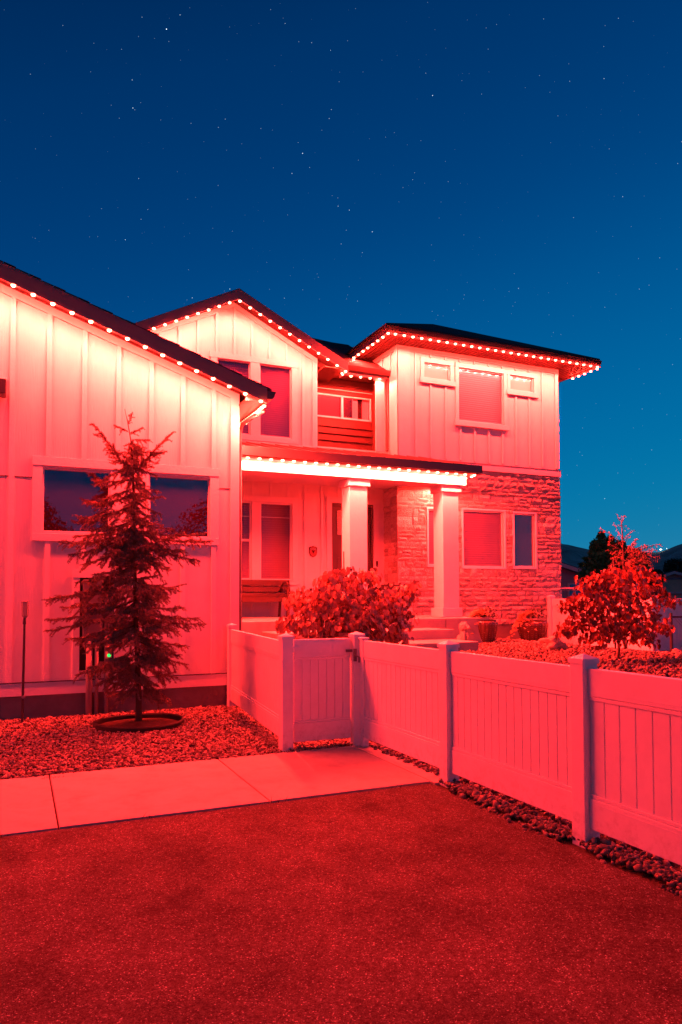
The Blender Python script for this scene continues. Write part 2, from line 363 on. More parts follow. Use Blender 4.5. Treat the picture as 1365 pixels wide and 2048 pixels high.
fg.build('ground', 'ground', kind='structure', origin=Vector((0, 0, -.35)))
# driveway in the front
dr = MB()
xs = np.arange(-24, 3.37, .5).tolist() + [3.37]; ys = [-18, -10, -6, -4, -3, -2, -1, 0, 1, 2, 3, 4, 5, 5.658]
edge = lambda x, y: (x, y, -.016)
V = [edge(x, y) for y in ys for x in xs]; nx = len(xs)
dr.add(V, [(j * nx + i, j * nx + i + 1, (j + 1) * nx + i + 1, (j + 1) * nx + i) for j in range(len(ys) - 1) for i in range(nx - 1)])
dr.build('driveway', 'asphalt', kind='structure', origin=Vector((0, 0, 0)))
# gravel beds: left bed by the garage, yard behind the fence
grid_sheet('gravel_bed_floor', 'gravel_bed', -12, 3.2, 7.3, 11.3, .5, lambda x, y: -.022)
grid_sheet('yard_ground', 'gravel_bed', 3.2, 26, -4, 22, .25, lambda x, y: gz(x, y) - .03)

# concrete walk: each slab a piece
walk = empty('walkway', (0, 6.5, 0)); walk['kind'] = 'structure'
edges = [-12.49, -10.9, -9.3, -7.7, -6.1, -4.5, -2.9, -1.31, .29, 1.888, 3.40]
for a, b in zip(edges[:-1], edges[1:]):
    m = MB().box(a + .006, b - .006, 5.665 + rng.uniform(-.004, .004), 7.36 + rng.uniform(-.01, .01), -.12, 0 + rng.uniform(-.003, .003))
    m.build('slab', 'concrete', walk, bevel=.008)
MB().box(-12.4, 3.39, 5.70, 7.33, -.13, -.022).build('joint_filler', 'soil', walk)
MB().box(3.412, 3.60, 5.62, 7.36, -.12, -.004).build('slab', 'concrete', walk, bevel=.008)

# stones scattered: real small stones joined as stuff
def ico():
    t = (1 + 5 ** .5) / 2
    v = np.array([(-1, t, 0), (1, t, 0), (-1, -t, 0), (1, -t, 0), (0, -1, t), (0, 1, t), (0, -1, -t), (0, 1, -t), (t, 0, -1), (t, 0, 1), (-t, 0, -1), (-t, 0, 1)], float)
    v /= np.linalg.norm(v[0])
    f = np.array([(0, 11, 5), (0, 5, 1), (0, 1, 7), (0, 7, 10), (0, 10, 11), (1, 5, 9), (5, 11, 4), (11, 10, 2), (10, 7, 6), (7, 1, 8), (3, 9, 4), (3, 4, 2), (3, 2, 6), (3, 6, 8), (3, 8, 9), (4, 9, 5), (2, 4, 11), (6, 2, 10), (8, 6, 7), (9, 8, 1)])
    return v, f
ICO_V, ICO_F = ico()
def euler_mats(n):
    a, b, c = rng.uniform(0, 2 * math.pi, (3, n)); b = rng.normal(0, .5, n); c = rng.normal(0, .5, n)
    ca, sa, cb, sb, cc, sc_ = np.cos(a), np.sin(a), np.cos(b), np.sin(b), np.cos(c), np.sin(c)
    o, z = np.ones(n), np.zeros(n)
    Rz = np.array([[ca, -sa, z], [sa, ca, z], [z, z, o]]).transpose(2, 0, 1)
    Ry = np.array([[cb, z, sb], [z, o, z], [-sb, z, cb]]).transpose(2, 0, 1)
    Rx = np.array([[o, z, z], [z, cc, -sc_], [z, sc_, cc]]).transpose(2, 0, 1)
    return Rz @ Ry @ Rx
def stones(name, pts, size, m, kind='stuff', label=None, cat=None):
    n = len(pts); sz = size * rng.lognormal(0, .33, n)
    sc = np.stack([sz * rng.uniform(.8, 1.25, n), sz * rng.uniform(.6, 1.0, n), sz * rng.uniform(.4, .75, n)], 1)
    V = ICO_V[None] * (1 + rng.uniform(-.22, .22, (n, 12, 1))) * sc[:, None, :]
    V = np.einsum('nij,nkj->nki', euler_mats(n), V) + np.asarray(pts)[:, None, :]
    F = ICO_F[None] + (np.arange(n) * 12)[:, None, None]
    o = link(name, fast_mesh(name, V.reshape(-1, 3), F.reshape(-1, 3), m)); return tag(o, label, cat, kind=kind)
RING_C, RING_R = (1.46, 9.70), .53
P = []
while len(P) < 33000:
    x = rng.uniform(-1.9, 3.25); y = rng.uniform(7.34, 10.95)
    if x > 3.05 - (10.9 - y) * .06 and y > 7.6: continue
    if x < -1.4 + rng.uniform(-.4, .4) and y > 9: pass
    if (x - RING_C[0]) ** 2 + (y - RING_C[1]) ** 2 < (RING_R + .03) ** 2: continue
    P.append((x, y, rng.uniform(-.012, .012)))
stones('gravel', P, .0150, 'gravel', label='pale crushed gravel bed between garage wall and concrete walk', cat='gravel')
P = []
while len(P) < 42000:
    x = 3.55 + 13 * rng.random() ** 1.2; y = rng.uniform(1.0, 15.0)
    if x > 5.0 and y > 13.9 and x < 12.2: continue
    if 3.0 < x < 8.6 and y > 11.8: continue
    if 4.1 < x < 7.15 and 10.1 < y < 11.8: continue
    if y < x * .35 - .4 or y > x * 3.6: continue
    P.append((x, y, gz(x, y) + rng.uniform(-.014, .014)))
for _ in range(1500):
    P.append((rng.uniform(2.7, 3.8), rng.uniform(7.42, 8.6), rng.uniform(-.012, .012)))
stones('yard_gravel', P, .0205, 'gravel', label='pale gravel covering the raised yard behind the white fence', cat='gravel')
P = []
for _ in range(2600):
    y = rng.uniform(.3, 5.6); w = .07 + .03 * math.sin(y * 3.1) + .03 * math.sin(y * 11)
    x = 3.46 - abs(rng.normal(0, w * .62)) + rng.uniform(0, .12)
    P.append((x, y, -.022 + rng.uniform(0, .022) + (x > 3.42) * .02))
stones('pebbles', P, .0185, 'pebble', label='loose dark pebbles along the foot of the white fence', cat='pebbles')

# ------------------------------------------------------------------ wall helpers
def wall_with_holes(m, x0, x1, z0, z1, Y, holes, t=.16):
    """box wall facing -y, front face at Y; holes are (x0,x1,z0,z1)"""
    xs = sorted({x0, x1, *[h[0] for h in holes], *[h[1] for h in holes]}); xs = [x for x in xs if x0 <= x <= x1]
    for a, b in zip(xs[:-1], xs[1:]):
        c = (a + b) / 2; cur = z0
        for h in sorted([h for h in holes if h[0] < c < h[1]], key=lambda h: h[2]):
            if h[2] > cur: m.box(a, b, Y, Y + t, cur, h[2])
            cur = h[3]
        if cur < z1: m.box(a, b, Y, Y + t, cur, z1)
def battens(xs, Y, zlo, zhi, parent, skips=(), w=.062, d=.02):
    for x in xs:
        lo = zlo(x) if callable(zlo) else zlo; hi = zhi(x) if callable(zhi) else zhi; segs = [(lo, hi)]
        for sx0, sx1, sz0, sz1 in skips:
            if sx0 < x + w / 2 and sx1 > x - w / 2:
                ns = []
                for a, b in segs:
                    if sz0 >= b or sz1 <= a: ns.append((a, b)); continue
                    if sz0 > a + .02: ns.append((a, sz0))
                    if sz1 < b - .02: ns.append((sz1, b))
                segs = ns
        for a, b in segs:
            if b - a > .03: MB().box(x - w / 2, x + w / 2, Y - d, Y - .0005, a, b).build('batten', 'trim', parent)
def pleats(x0, x1, Y, z0, z1, pitch=.03, d=.012):
    m = MB(); n = max(2, int((z1 - z0) / pitch)); v = []
    for i in range(n + 1):
        z = z0 + (z1 - z0) * i / n; y = Y + (d if i % 2 else 0); v += [(x0, y, z), (x1, y, z)]
    m.add(v, [(2 * i, 2 * i + 1, 2 * i + 3, 2 * i + 2) for i in range(n)]); return m
def window(parent, name, x0, x1, z0, z1, Y, glass='glass', shade=None, fw=.035, mull=(), rail=(), interior=True, label=None, pitch=.024, depth=.06, cell=.004):
    """a window set into the opening x0..x1, z0..z1 of the wall whose face is at Y"""
    f = MB(); a, b = Y + .012, Y + depth
    f.box(x0, x1, a, b, z0, z0 + fw).box(x0, x1, a, b, z1 - fw, z1).box(x0, x0 + fw, a, b, z0 + fw, z1 - fw).box(x1 - fw, x1, a, b, z0 + fw, z1 - fw)
    for q in mull: f.box(q - fw * .7, q + fw * .7, a + .004, b, z0 + fw, z1 - fw)
    for (ra, rb, q) in rail: f.box(ra + fw, rb - fw, a + .004, b, q - fw * .7, q + fw * .7)
    w = f.build(name, 'frame', parent, bevel=.004, label=label)
    cuts = [x0 + fw] + [q for q in mull] + [x1 - fw]
    for i in range(len(cuts) - 1):
        p0 = cuts[i] + (fw * .7 if i else 0); p1 = cuts[i + 1] - (fw * .7 if i < len(cuts) - 2 else 0)
        MB().box(p0 - .002, p1 + .002, Y + .036, Y + .042, z0 + fw - .002, z1 - fw + .002).build('pane', glass, w)
    if shade: pleats(x0 + .01, x1 - .01, Y + .085, z0, z1, pitch, cell).build('shade', shade, w)
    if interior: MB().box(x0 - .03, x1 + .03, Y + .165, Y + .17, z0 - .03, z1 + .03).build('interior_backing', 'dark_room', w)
    return w
def trimset(m, x0, x1, z0, z1, Y, w=.1, d=.028, wb=None, wt=None):
    wb = wb or w; wt = wt or w
    m.box(x0 - w, x1 + w, Y - d - .004, Y - .001, z1, z1 + wt)
    m.box(x0 - w, x0, Y - d, Y - .001, z0, z1).box(x1, x1 + w, Y - d, Y - .001, z0, z1)
    m.box(x0 - w, x1 + w, Y - d + .004, Y - .001, z0 - wb, z0)

house = empty('house', (3.09, 10.84, 0), 'two storey white farmhouse of board siding and ledge stone under dark hip roofs', 'house')

# ---------------- garage gable wing
GY, GX0, GX1 = 10.84, -6.6, 3.093; GAP = -1.75
def g_soffit(x): return 4.79 + .344 * (3.093 - x) if x > GAP else 4.79 + .344 * (3.093 - GAP) - .344 * (GAP - x)
gw = MB()
holes = [(.30, 1.20, 2.56, 3.455), (1.745, 2.65, 2.545, 3.445), (.80, 1.30, .62, 1.93)]
wall_with_holes(gw, GX0, GX1, .40, 4.70, GY, holes, .16)
gw.prism_y([(GX0, 4.70), (GX1, 4.70), (GX1, g_soffit(GX1) - .002), (GAP, g_soffit(GAP) - .002), (GX0, g_soffit(GX0) - .002)], GY, GY + .16)
gwall = gw.build('garage_wall', 'siding', house)
MB().box(GX1 - .155, GX1 - .002, GY + .16, 14.65, .40, 4.80).build('garage_side_wall', 'siding', house)
battens([-.093 + .4665 * k for k in range(-13, 7)], GY, .49, lambda x: g_soffit(x) - .11, gwall,
        skips=[(.165, 2.795, 2.435, 3.61), (.70, 1.36, .4, 2.04)], w=.068, d=.026)
MB().box(2.968, GX1 + .012, GY - .026, GY - .001, .49, 4.80).build('corner_board', 'trim', gwall)
fr = MB()
for s, (xa, xb) in ((1, (GAP, GX1)), (1, (GX0, GAP))):
    fr.prism_y([(xa, g_soffit(xa) - .115), (xb, g_soffit(xb) - .115), (xb, g_soffit(xb) - .002), (xa, g_soffit(xa) - .002)], GY - .030, GY - .0275 + .026)
fr.build('frieze_board', 'trim', gwall)
MB().box(GX0, 2.967, GY - .034, GY - .001, .318, .49).build('water_table', 'trim', gwall)
MB().box(GX0, GX1 + .01, GY - .040, GY - .0, .4905, .502).build('drip_cap', 'metal', gwall)
MB().box(GX0, .166, GY - .006, GY - .0005, 3.302, 3.314).build('joint_flashing', 'dark_trim', gwall)
MB().box(2.80, 2.967, GY - .006, GY - .0005, 3.302, 3.314).build('joint_flashing', 'dark_trim', gwall)
MB().box(GX0, GX1 + .005, GY + .012, GY + .2, -.1, .399).build('foundation', 'foundation', house)
MB().box(GX1 - .19, GX1 + .004, GY + .2, 14.6, -.1, .399).build('foundation', 'foundation', house)
for (a, b, c, d) in holes[:2]:
    window(house, 'garage_window', a, b, c, d, GY, 'glass_dark', None, fw=.022, depth=.05)
tm = MB()
tm.box(.165, 2.795, GY - .038, GY - .001, 3.482, 3.606)
tm.box(.172, .298, GY - .030, GY - .001, 2.54, 3.482).box(1.202, 1.743, GY - .027, GY - .001, 2.54, 3.482).box(2.652, 2.782, GY - .030, GY - .001, 2.54, 3.482)
tm.box(.172, 2.782, GY - .033, GY - .001, 2.435, 2.54)
tm.box(.298, 1.202, GY - .016, GY - .001, 3.456, 3.482).box(1.743, 2.652, GY - .016, GY - .001, 3.446, 3.482)
tm.build('window_trim', 'trim', house, bevel=.003)
# left block of the gable: header and dark hooded wall lamp that just enters the picture
MB().box(-1.2, -.16, GY - .034, GY - .001, 4.60, 4.655).build('lamp_header', 'trim', house)
lamp = empty('wall_lamp', (-.42, GY, 4.35), 'black hooded lamp on the garage wall at the edge of view', 'wall lamp')
MB().box(-.62, -.165, GY - .30, GY - .035, 4.36, 4.56).build('hood', 'metal', lamp, bevel=.01)
MB().box(-.50, -.34, GY - .035, GY - .002, 4.30, 4.44).build('wall_plate', 'metal', lamp)

# garage roof (top slabs, rake boards, soffit, gutter)
def roof_slab(y0, y1, xa, xb, zf, top, name='roof', mat_='shingle'):
    m = MB(); m.prism_y([(xa, zf(xa)), (xb, zf(xb)), (xb, zf(xb) + top), (xa, zf(xa) + top)], y0, y1); return m
groof = roof_slab(10.44, 17.4, GAP, 3.50, g_soffit, .135)
groof.prism_y([(-7.2, g_soffit(-7.2)), (GAP, g_soffit(GAP)), (GAP, g_soffit(GAP) + .135), (-7.2, g_soffit(-7.2) + .135)], 10.44, 17.4)
gr = groof.build('garage_roof', 'shingle', house)
# uneven shingle courses on the edge of the rake
sh = MB()
for k in range(34):
    x0 = 3.50 - k * .155; x1 = x0 - .15
    if x1 < GAP: break
    dz = .138 + .006 * (k % 2); y0 = 10.425 - .006 * (k % 2)
    sh.prism_y([(x1, g_soffit(x1) + dz), (x0, g_soffit(x0) + dz), (x0, g_soffit(x0) + dz + .018), (x1, g_soffit(x1) + dz + .012)], y0, 10.9)
sh.build('shingle', 'shingle', gr)['kind'] = 'stuff'
rk = MB(); 
rk.prism_y([(GAP, g_soffit(GAP) - .10), (3.42, g_soffit(3.42) - .10), (3.42, g_soffit(3.42) + .13), (GAP, g_soffit(GAP) + .13)], 10.405, 10.4395)
rk.prism_y([(-7.2, g_soffit(-7.2) - .10), (GAP, g_soffit(GAP) - .10), (GAP, g_soffit(GAP) + .13), (-7.2, g_soffit(-7.2) + .13)], 10.405, 10.4395)
rk.build('rake_board', 'fascia', gr)
sf = MB()
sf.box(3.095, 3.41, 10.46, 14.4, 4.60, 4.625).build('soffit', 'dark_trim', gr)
MB().box(3.095, 3.42, 10.44, 10.458, 4.60, 4.70).build('return_board', 'fascia', gr)
gt = MB(); gt.prism_y([(3.43, 4.64), (3.50, 4.64), (3.535, 4.70), (3.56, 4.765), (3.42, 4.765)], 10.40, 14.4); gt.build('gutter', 'gutter', gr)
MB().box(3.405, 3.428, 10.46, 14.4, 4.58, 4.76).build('fascia', 'fascia', gr)
ds = MB(); ds.tube([(3.46, 10.62, 4.62), (3.44, 10.66, 4.52), (3.30, 10.80, 4.44), (3.17, 10.90, 4.34), (3.145, 10.94, 4.2), (3.145, 10.94, .12), (3.2, 10.9, .04)], .036, 8)
ds.smooth = True; ds.build('downspout', 'gutter', house)

# ---------------- entry wall and porch
EY = 14.654; FL = 1.232
dwin = [(3.75, 4.47, 2.01, 3.655), (4.655, 5.375, 2.0, 3.655)]
ddoor = (6.30, 7.33, FL, 3.72)
ew = MB(); wall_with_holes(ew, 3.093, 7.612, FL, 4.15, EY, dwin + [ddoor]); ewall = ew.build('entry_wall', 'siding', house)
battens([4.108 + .392 * k for k in range(-2, 9)], EY, FL, 4.15, ewall, skips=[(3.6, 5.50, 1.88, 3.79), (6.16, 7.46, FL, 3.85)], w=.052, d=.024)
MB().box(3.1, 6.1, EY - .006, EY - .0005, 3.335, 3.342).build('joint_flashing', 'trim', ewall)
tm = MB()
tm.box(3.63, 5.495, EY - .034, EY - .001, 3.655, 3.775).box(3.63, 3.75, EY - .03, EY - .001, 1.98, 3.655).box(4.472, 4.653, EY - .026, EY - .001, 1.99, 3.655).box(5.377, 5.495, EY - .03, EY - .001, 1.98, 3.655)
tm.box(3.60, 5.52, EY - .045, EY - .001, 1.90, 1.98)
tm.box(6.175, 7.45, EY - .034, EY - .001, 3.725, 3.84).box(6.175, 6.297, EY - .03, EY - .001, FL, 3.725).box(7.333, 7.45, EY - .03, EY - .001, FL, 3.725)
tm.build('window_trim', 'trim', house, bevel=.003)
window(house, 'porch_window', *dwin[0], EY, 'glass', 'blind_red', rail=[(3.75, 4.47, 2.84)])
window(house, 'porch_window', *dwin[1], EY, 'glass', 'blind_red')
dj = MB(); a, b, c, d = ddoor
dj.box(a, a + .045, EY + .01, EY + .14, c, d).box(b - .045, b, EY + .01, EY + .14, c, d).box(a + .045, b - .045, EY + .01, EY + .14, d - .045, d).box(a + .045, b - .045, EY + .01, EY + .16, c, c + .03)
door = dj.build('front_door', 'door', house, bevel=.003)
dl = MB(); dl.box(a + .045, b - .045, EY + .07, EY + .115, c + .03, d - .045); dl.build('door_leaf', 'door', door)
for zz in ((c + .18, c + .85), (c + .98, c + 1.28)):
    MB().box(a + .17, b - .17, EY + .06, EY + .0695, zz[0], zz[1]).build('door_panel', 'door', door, bevel=.006)
MT['doorglass'] = mat('textured_lite', (.45, .47, .40), .2, .6, bump=((60, 60, 60), 1, .01, 2), var=(35, .4))
MB().box(a + .16, b - .16, EY + .05, EY + .0695, 3.02, 3.56).build('glass_lite', 'doorglass', door)
hd = MB(); hd.tube([(b - .12, EY + .07, 2.18), (b - .12, EY + .01, 2.18), (b - .12, EY, 2.06), (b - .12, EY + .07, 2.02)], .012, 8); hd.build('handle', 'metal', door)
kp = empty('keypad', (7.50, EY - .03, 2.34), 'small black doorbell box on trim right of the dark front door', 'doorbell')
MB().box(7.37, 7.42, EY - .052, EY - .031, 2.32, 2.45).build('housing', 'metal', kp, bevel=.004)
lens = MB(); lens.tube([(7.395, EY - .0525, 2.35), (7.395, EY - .056, 2.35)], .012, 10); lens.build('button', 'pipe', kp)

# porch slab and steps
porch = empty('porch', (5.8, 11.85, .6), 'raised concrete porch with two broad steps down to a landing slab', 'porch')
pc = MB(); pc.box(3.10, 7.455, 11.85, EY - .002, .3, FL); pc.box(7.465, 8.45, 11.85, 13.998, .3, FL - .001); pc.build('porch_floor', 'concrete', porch, bevel=.01)
MB().box(3.8, 7.10, 11.03, 11.848, .3, FL - .17).build('step', 'concrete', porch, bevel=.012)
MB().box(4.3, 7.06, 10.20, 11.35, .2, FL - .34).build('landing', 'concrete', porch, bevel=.012)
MB().box(3.86, 7.04, 11.352, 11.75, .2, FL - .34 - .004).build('step', 'concrete', porch, bevel=.012)

# columns, beam, ceiling, porch roof
def col(x0, yf, w):
    e = MB().box(x0, x0 + w, yf, yf + w, FL + .188, 3.745).build('porch_column', 'trim', house, bevel=.005)
    MB().box(x0 - .045, x0 + w + .045, yf - .045, yf + w + .045, FL + .002, FL + .187).build('column_base', 'trim', e, bevel=.006)
    MB().box(x0 - .045, x0 + w + .045, yf - .045, yf + w + .045, 3.735, 3.872).build('column_cap', 'trim', e, bevel=.006)
col(7.725, 12.35, .365); col(5.682, 12.35, .365)
MB().box(3.10, 8.228, 12.26, 12.80, 3.873, 4.098).build('porch_beam', 'trim', house, bevel=.004)
MB().box(3.10, 8.10, 12.80, 14.65, 4.08, 4.1).build('porch_ceiling', 'trim', house)
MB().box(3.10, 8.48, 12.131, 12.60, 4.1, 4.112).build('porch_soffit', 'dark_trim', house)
pr = MB(); pr.prism_x([(12.10, 4.185), (14.0, 4.68), (14.0, 4.745), (12.10, 4.255)], 3.10, 8.50); pr.prism_x([(14.0, 4.68), (14.38, 4.775), (14.38, 4.84), (14.0, 4.745)], 3.10, 7.60)
pr.prism_x([(14.38, 4.775), (14.98, 4.92), (14.98, 4.99), (14.38, 4.84)], 5.86, 7.60)
proof = pr.build('porch_roof', 'roofmetal', house)
for k in range(17):
    x = 3.25 + k * .305
    m = MB(); m.prism_x([(12.10, 4.254), (13.99, 4.741), (13.99, 4.766), (12.10, 4.278)], x - .011, x + .011)
    if x < 8.48: m.build('standing_seam', 'roofmetal', proof)
MB().box(3.10, 8.505, 12.098, 12.13, 4.115, 4.268).build('fascia', 'gutter', proof)
eb = MB(); eb.prism_x([(12.131, 4.115), (13.94, 4.20), (13.94, 4.73), (12.131, 4.258)], 8.482, 8.506); eb.build('end_board', 'fascia', proof)
# bright flashing strips where the wall meets the roof
for k in range(6):
    a = 3.18 + k * .445
    fl = MB(); fl.prism_x([(14.30, 4.838), (14.34, 4.85), (14.34, 4.862), (14.30, 4.85)], a, a + .41)
    fl.build('flashing', 'trim', proof)

# ---------------- gable bay above the porch
BY = 14.4; AX = 4.0
def b_soffit(x): return 7.715 - .5 * abs(x - AX)
bh = [(3.665, 4.365, 5.0, 6.515), (4.57, 5.27, 5.0, 6.515)]
bw = MB(); wall_with_holes(bw, 2.0, 5.845, 4.60, 6.70, BY, bh)
bw.prism_y([(2.0, 6.70), (5.845, 6.70), (5.845, b_soffit(5.845)), (AX, b_soffit(AX)), (2.0, b_soffit(2.0))], BY, BY + .16)
bwall = bw.build('gable_wall', 'siding', house)
MB().box(5.685, 5.843, BY + .161, 15.0, 4.6, 6.79).build('gable_side_wall', 'siding', house)
battens([4.03 + .377 * k for k in range(-5, 5)], BY, 4.86, lambda x: b_soffit(x) - .10, bwall, skips=[(3.5, 5.41, 4.6, 6.645)], w=.058, d=.024)
MB().box(5.745, 5.857, BY - .024, BY - .001, 4.86, 6.78).build('corner_board', 'trim', bwall)
fr = MB()
for xa, xb in ((2.0, AX), (AX, 5.86)):
    fr.prism_y([(xa, b_soffit(xa) - .105), (xb, b_soffit(xb) - .105), (xb, b_soffit(xb) - .002), (xa, b_soffit(xa) - .002)], BY - .028, BY - .0255)
    fr.prism_y([(xa, b_soffit(xa) - .105), (xb, b_soffit(xb) - .105), (xb, b_soffit(xb) - .004), (xa, b_soffit(xa) - .004)], BY - .0255, BY - .001)
fr.build('frieze_board', 'trim', bwall)
MB().box(2.0, 5.74, BY - .030, BY - .001, 4.74, 4.86).build('skirt_board', 'trim', bwall)
tm = MB()
tm.box(3.50, 5.405, BY - .036, BY - .001, 6.517, 6.64).box(3.53, 3.663, BY - .03, BY - .001, 4.99, 6.517).box(4.367, 4.568, BY - .03, BY - .001, 4.99, 6.517).box(5.272, 5.395, BY - .03, BY - .001, 4.99, 6.517)
tm.box(3.52, 5.41, BY - .034, BY - .001, 4.885, 4.99)
tm.build('window_trim', 'trim', house, bevel=.003)
window(house, 'gable_window', *bh[0], BY, 'glass_purple', 'blind_red', fw=.022, pitch=.022)
window(house, 'gable_window', *bh[1], BY, 'glass_purple', 'blind_red', fw=.022, pitch=.022)
br = MB()
br.prism_y([(AX, b_soffit(AX)), (6.36, b_soffit(6.36)), (6.36, b_soffit(6.36) + .135), (AX, b_soffit(AX) + .135)], 13.99, 19)
br.prism_y([(1.2, b_soffit(1.2)), (AX, b_soffit(AX)), (AX, b_soffit(AX) + .135), (1.2, b_soffit(1.2) + .135)], 13.99, 19)
broof = br.build('gable_roof', 'shingle', house)
rk = MB()
rk.prism_y([(AX, b_soffit(AX) - .085), (6.36, b_soffit(6.36) - .085), (6.36, b_soffit(6.36) + .13), (AX, b_soffit(AX) + .13)], 13.955, 13.9895)
rk.prism_y([(1.2, b_soffit(1.2) - .085), (AX, b_soffit(AX) - .085), (AX, b_soffit(AX) + .13), (1.2, b_soffit(1.2) + .13)], 13.955, 13.9895)
rk.build('rake_board', 'fascia', broof)
MB().box(6.36, 6.40, 13.96, 14.36, 6.42, 6.66).build('fascia', 'fascia', broof)
MB().box(5.86, 6.36, 14.0, 14.99, 6.50, 6.52).build('soffit', 'dark_trim', broof)

# ---------------- recessed bay in stained lap siding
RY = 15.0
rh = (5.92, 7.47, 5.70, 6.25)
rw = MB(); wall_with_holes(rw, 5.845, 7.60, 4.9, 6.95, RY, [rh]); rwall = rw.build('recess_wall', 'lap', house)
z = 5.02; k = 0
while z < 6.72:
    for xa, xb in ((5.85, 7.475),):
        spans = [(xa, xb)]
        if z + .165 > rh[2] - .03 and z < rh[3] + .03: spans = []
        for sa, sb in spans:
            m = MB(); m.prism_x([(RY - .002, z), (RY - .040, z), (RY - .010, z + .155), (RY - .002, z + .155)], sa, sb); m.build('lap_board', 'lap', rwall)
    z += .158
tm = MB(); tm.box(7.476, 7.56, RY - .03, RY - .001, 4.99, 6.72); tm.box(5.85, 7.475, RY - .027, RY - .001, 6.252, 6.34); tm.build('dark_trim', 'dark_trim', rwall)
MB().box(5.85, 7.60, RY - .05, RY - .001, 4.965, 5.018).build('sill_board', 'trim', rwall)
MB().box(5.85, 7.475, RY - .034, RY - .001, 6.34, 6.352).build('drip_cap', 'trim', rwall)
w = window(house, 'slider_window', *rh, RY, 'glass', None, fw=.04, mull=[6.735], label='wide white slider window in dark lap siding')
MT['blind_dim'] = mat('dim_shade', (.13, .08, .08), .9, .1)
MB().box(5.93, 6.70, RY + .10, RY + .11, 5.70, 6.25).build('shade', 'blind_dim', w)
cu = MB()
for c0, c1 in ((7.02, 7.16), (7.27, 7.44)):
    n = 8; v = []
    for i in range(n + 1):
        x = c0 + (c1 - c0) * i / n; yy = RY + .10 + .012 * (i % 2); v += [(x, yy, 5.72), (x, yy, 6.25)]
    cu.add(v, [(2 * i, 2 * i + 2, 2 * i + 3, 2 * i + 1) for i in range(n)])
cu.build('curtain', 'curtain', w)
# white pier beside the wing, its crown, and the downspout
pier = MB().box(7.31, 7.53, 14.46, 14.505, 4.90, 6.52).build('pier', 'trim', house, bevel=.004)
MB().box(7.285, 7.555, 14.435, 14.53, 6.52, 6.60).build('pier_cap', 'trim', pier, bevel=.006)
ds = MB(); ds.tube([(7.585, 14.42, 6.60), (7.585, 14.42, 4.98), (7.50, 14.30, 4.90)], .03, 8); ds.smooth = True; ds.build('downspout', 'gutter', house)
rr = MB(); rr.prism_x([(14.42, 6.62), (16.6, 7.93), (16.6, 8.05), (14.42, 6.74)], 5.6, 7.615)
rroof = rr.build('recess_roof', 'shingle', house)
MB().box(6.40, 7.612, 14.40, 14.4195, 6.55, 6.70).build('fascia', 'fascia', rroof)
gt = MB(); gt.prism_x([(14.398, 6.61), (14.34, 6.61), (14.31, 6.66), (14.29, 6.715), (14.398, 6.715)], 6.42, 7.61); gt.build('gutter', 'gutter', rroof)
MB().box(6.40, 7.61, 14.42, 14.999, 6.60, 6.615).build('soffit', 'dark_trim', rroof)
# main roof behind, stepping down from the gable to the wing
mr_ = MB(); mr_.add([(4.6, 16.6, 8.15), (6.6, 16.6, 8.09), (7.85, 16.6, 8.0), (7.85, 20, 7.9), (4.6, 20, 8.4), (4.6, 16.6, 7.4), (7.85, 16.6, 7.4)],
                    [(0, 5, 6, 2, 1), (0, 1, 2, 3, 4)])
mr_.build('main_roof', 'shingle', house)

# ---------------- right wing
WY, WX0, WX1 = 14.0, 7.614, 12.068
uh = [(8.285, 8.975, 6.565, 6.912), (10.645, 11.34, 6.56, 6.91), (9.20, 10.455, 5.685, 6.908)]
lh = [(8.36, 8.95, 2.345, 3.605), (9.28, 10.412, 2.322, 3.625), (10.70, 11.318, 2.335, 3.605)]
uw = MB(); wall_with_holes(uw, WX0, WX1, 4.60, 7.205, WY, uh); uwall = uw.build('upper_wall', 'siding', house)
MB().box(WX0, WX0 + .16, WY + .161, 20, 1.23, 7.205).build('wing_side_wall', 'siding', house)
MB().box(WX1 - .16, WX1, WY + .161, 20, .98, 7.205).build('wing_side_wall', 'siding', house)
MB().box(WX0 + .16, WX1 - .16, 19.8, 20, .98, 7.205).build('wing_rear_wall', 'siding', house)
battens([8.065 + .392 * k for k in range(0, 10)], WY, lambda x: 4.75 if x < 8.25 else 4.76, 7.10, uwall,
        skips=[(8.10, 9.09, 6.42, 7.03), (10.56, 11.46, 6.42, 7.03), (9.06, 10.60, 5.54, 7.03)], w=.045, d=.024)
MB().box(WX0 - .02, WX0 + .30, WY - .026, WY - .001, 4.72, 7.10).build('corner_board', 'trim', uwall)
MB().box(WX1 - .09, WX1 + .012, WY - .026, WY - .001, 4.75, 7.10).build('corner_board', 'trim', uwall)
MB().box(WX0 - .022, WX1 + .014, WY - .034, WY - .001, 7.102, 7.204).build('frieze_board', 'trim', uwall)
MB().box(WX0 - .028, WX0 - .001, WY - .026, 16.5, 7.102, 7.204).build('frieze_board', 'trim', uwall)
for yy in (14.33, 14.72, 15.11): MB().box(WX0 - .022, WX0 - .001, yy - .03, yy + .03, 6.75, 7.10).build('batten', 'trim', uwall)
MB().box(WX0 - .024, WX0 - .001, WY - .026, WY + .11, 4.72, 7.10).build('corner_board', 'trim', uwall)
for (a, b, c, d), sill in zip(uh, (.11, .11, .10)):
    tm = MB(); tm.box(a - .095, b + .095, WY - .034, WY - .001, d, d + .105)
    tm.box(a - .09, a - .001, WY - .03, WY - .001, c - .02, d).box(b + .001, b + .09, WY - .03, WY - .001, c - .02, d)
    tm.box(a - .12, b + .12, WY - .062, WY - .001, c - .13, c - .02); tm.build('window_trim', 'trim', house, bevel=.003)
MT['lit_shade'] = mat('lit_shade', (.75, .70, .55), .8, .2); _p = MT['lit_shade'].node_tree.nodes['Principled BSDF']
_p.inputs['Emission Color'].default_value = (.85, .72, .38, 1); _p.inputs['Emission Strength'].default_value = .42
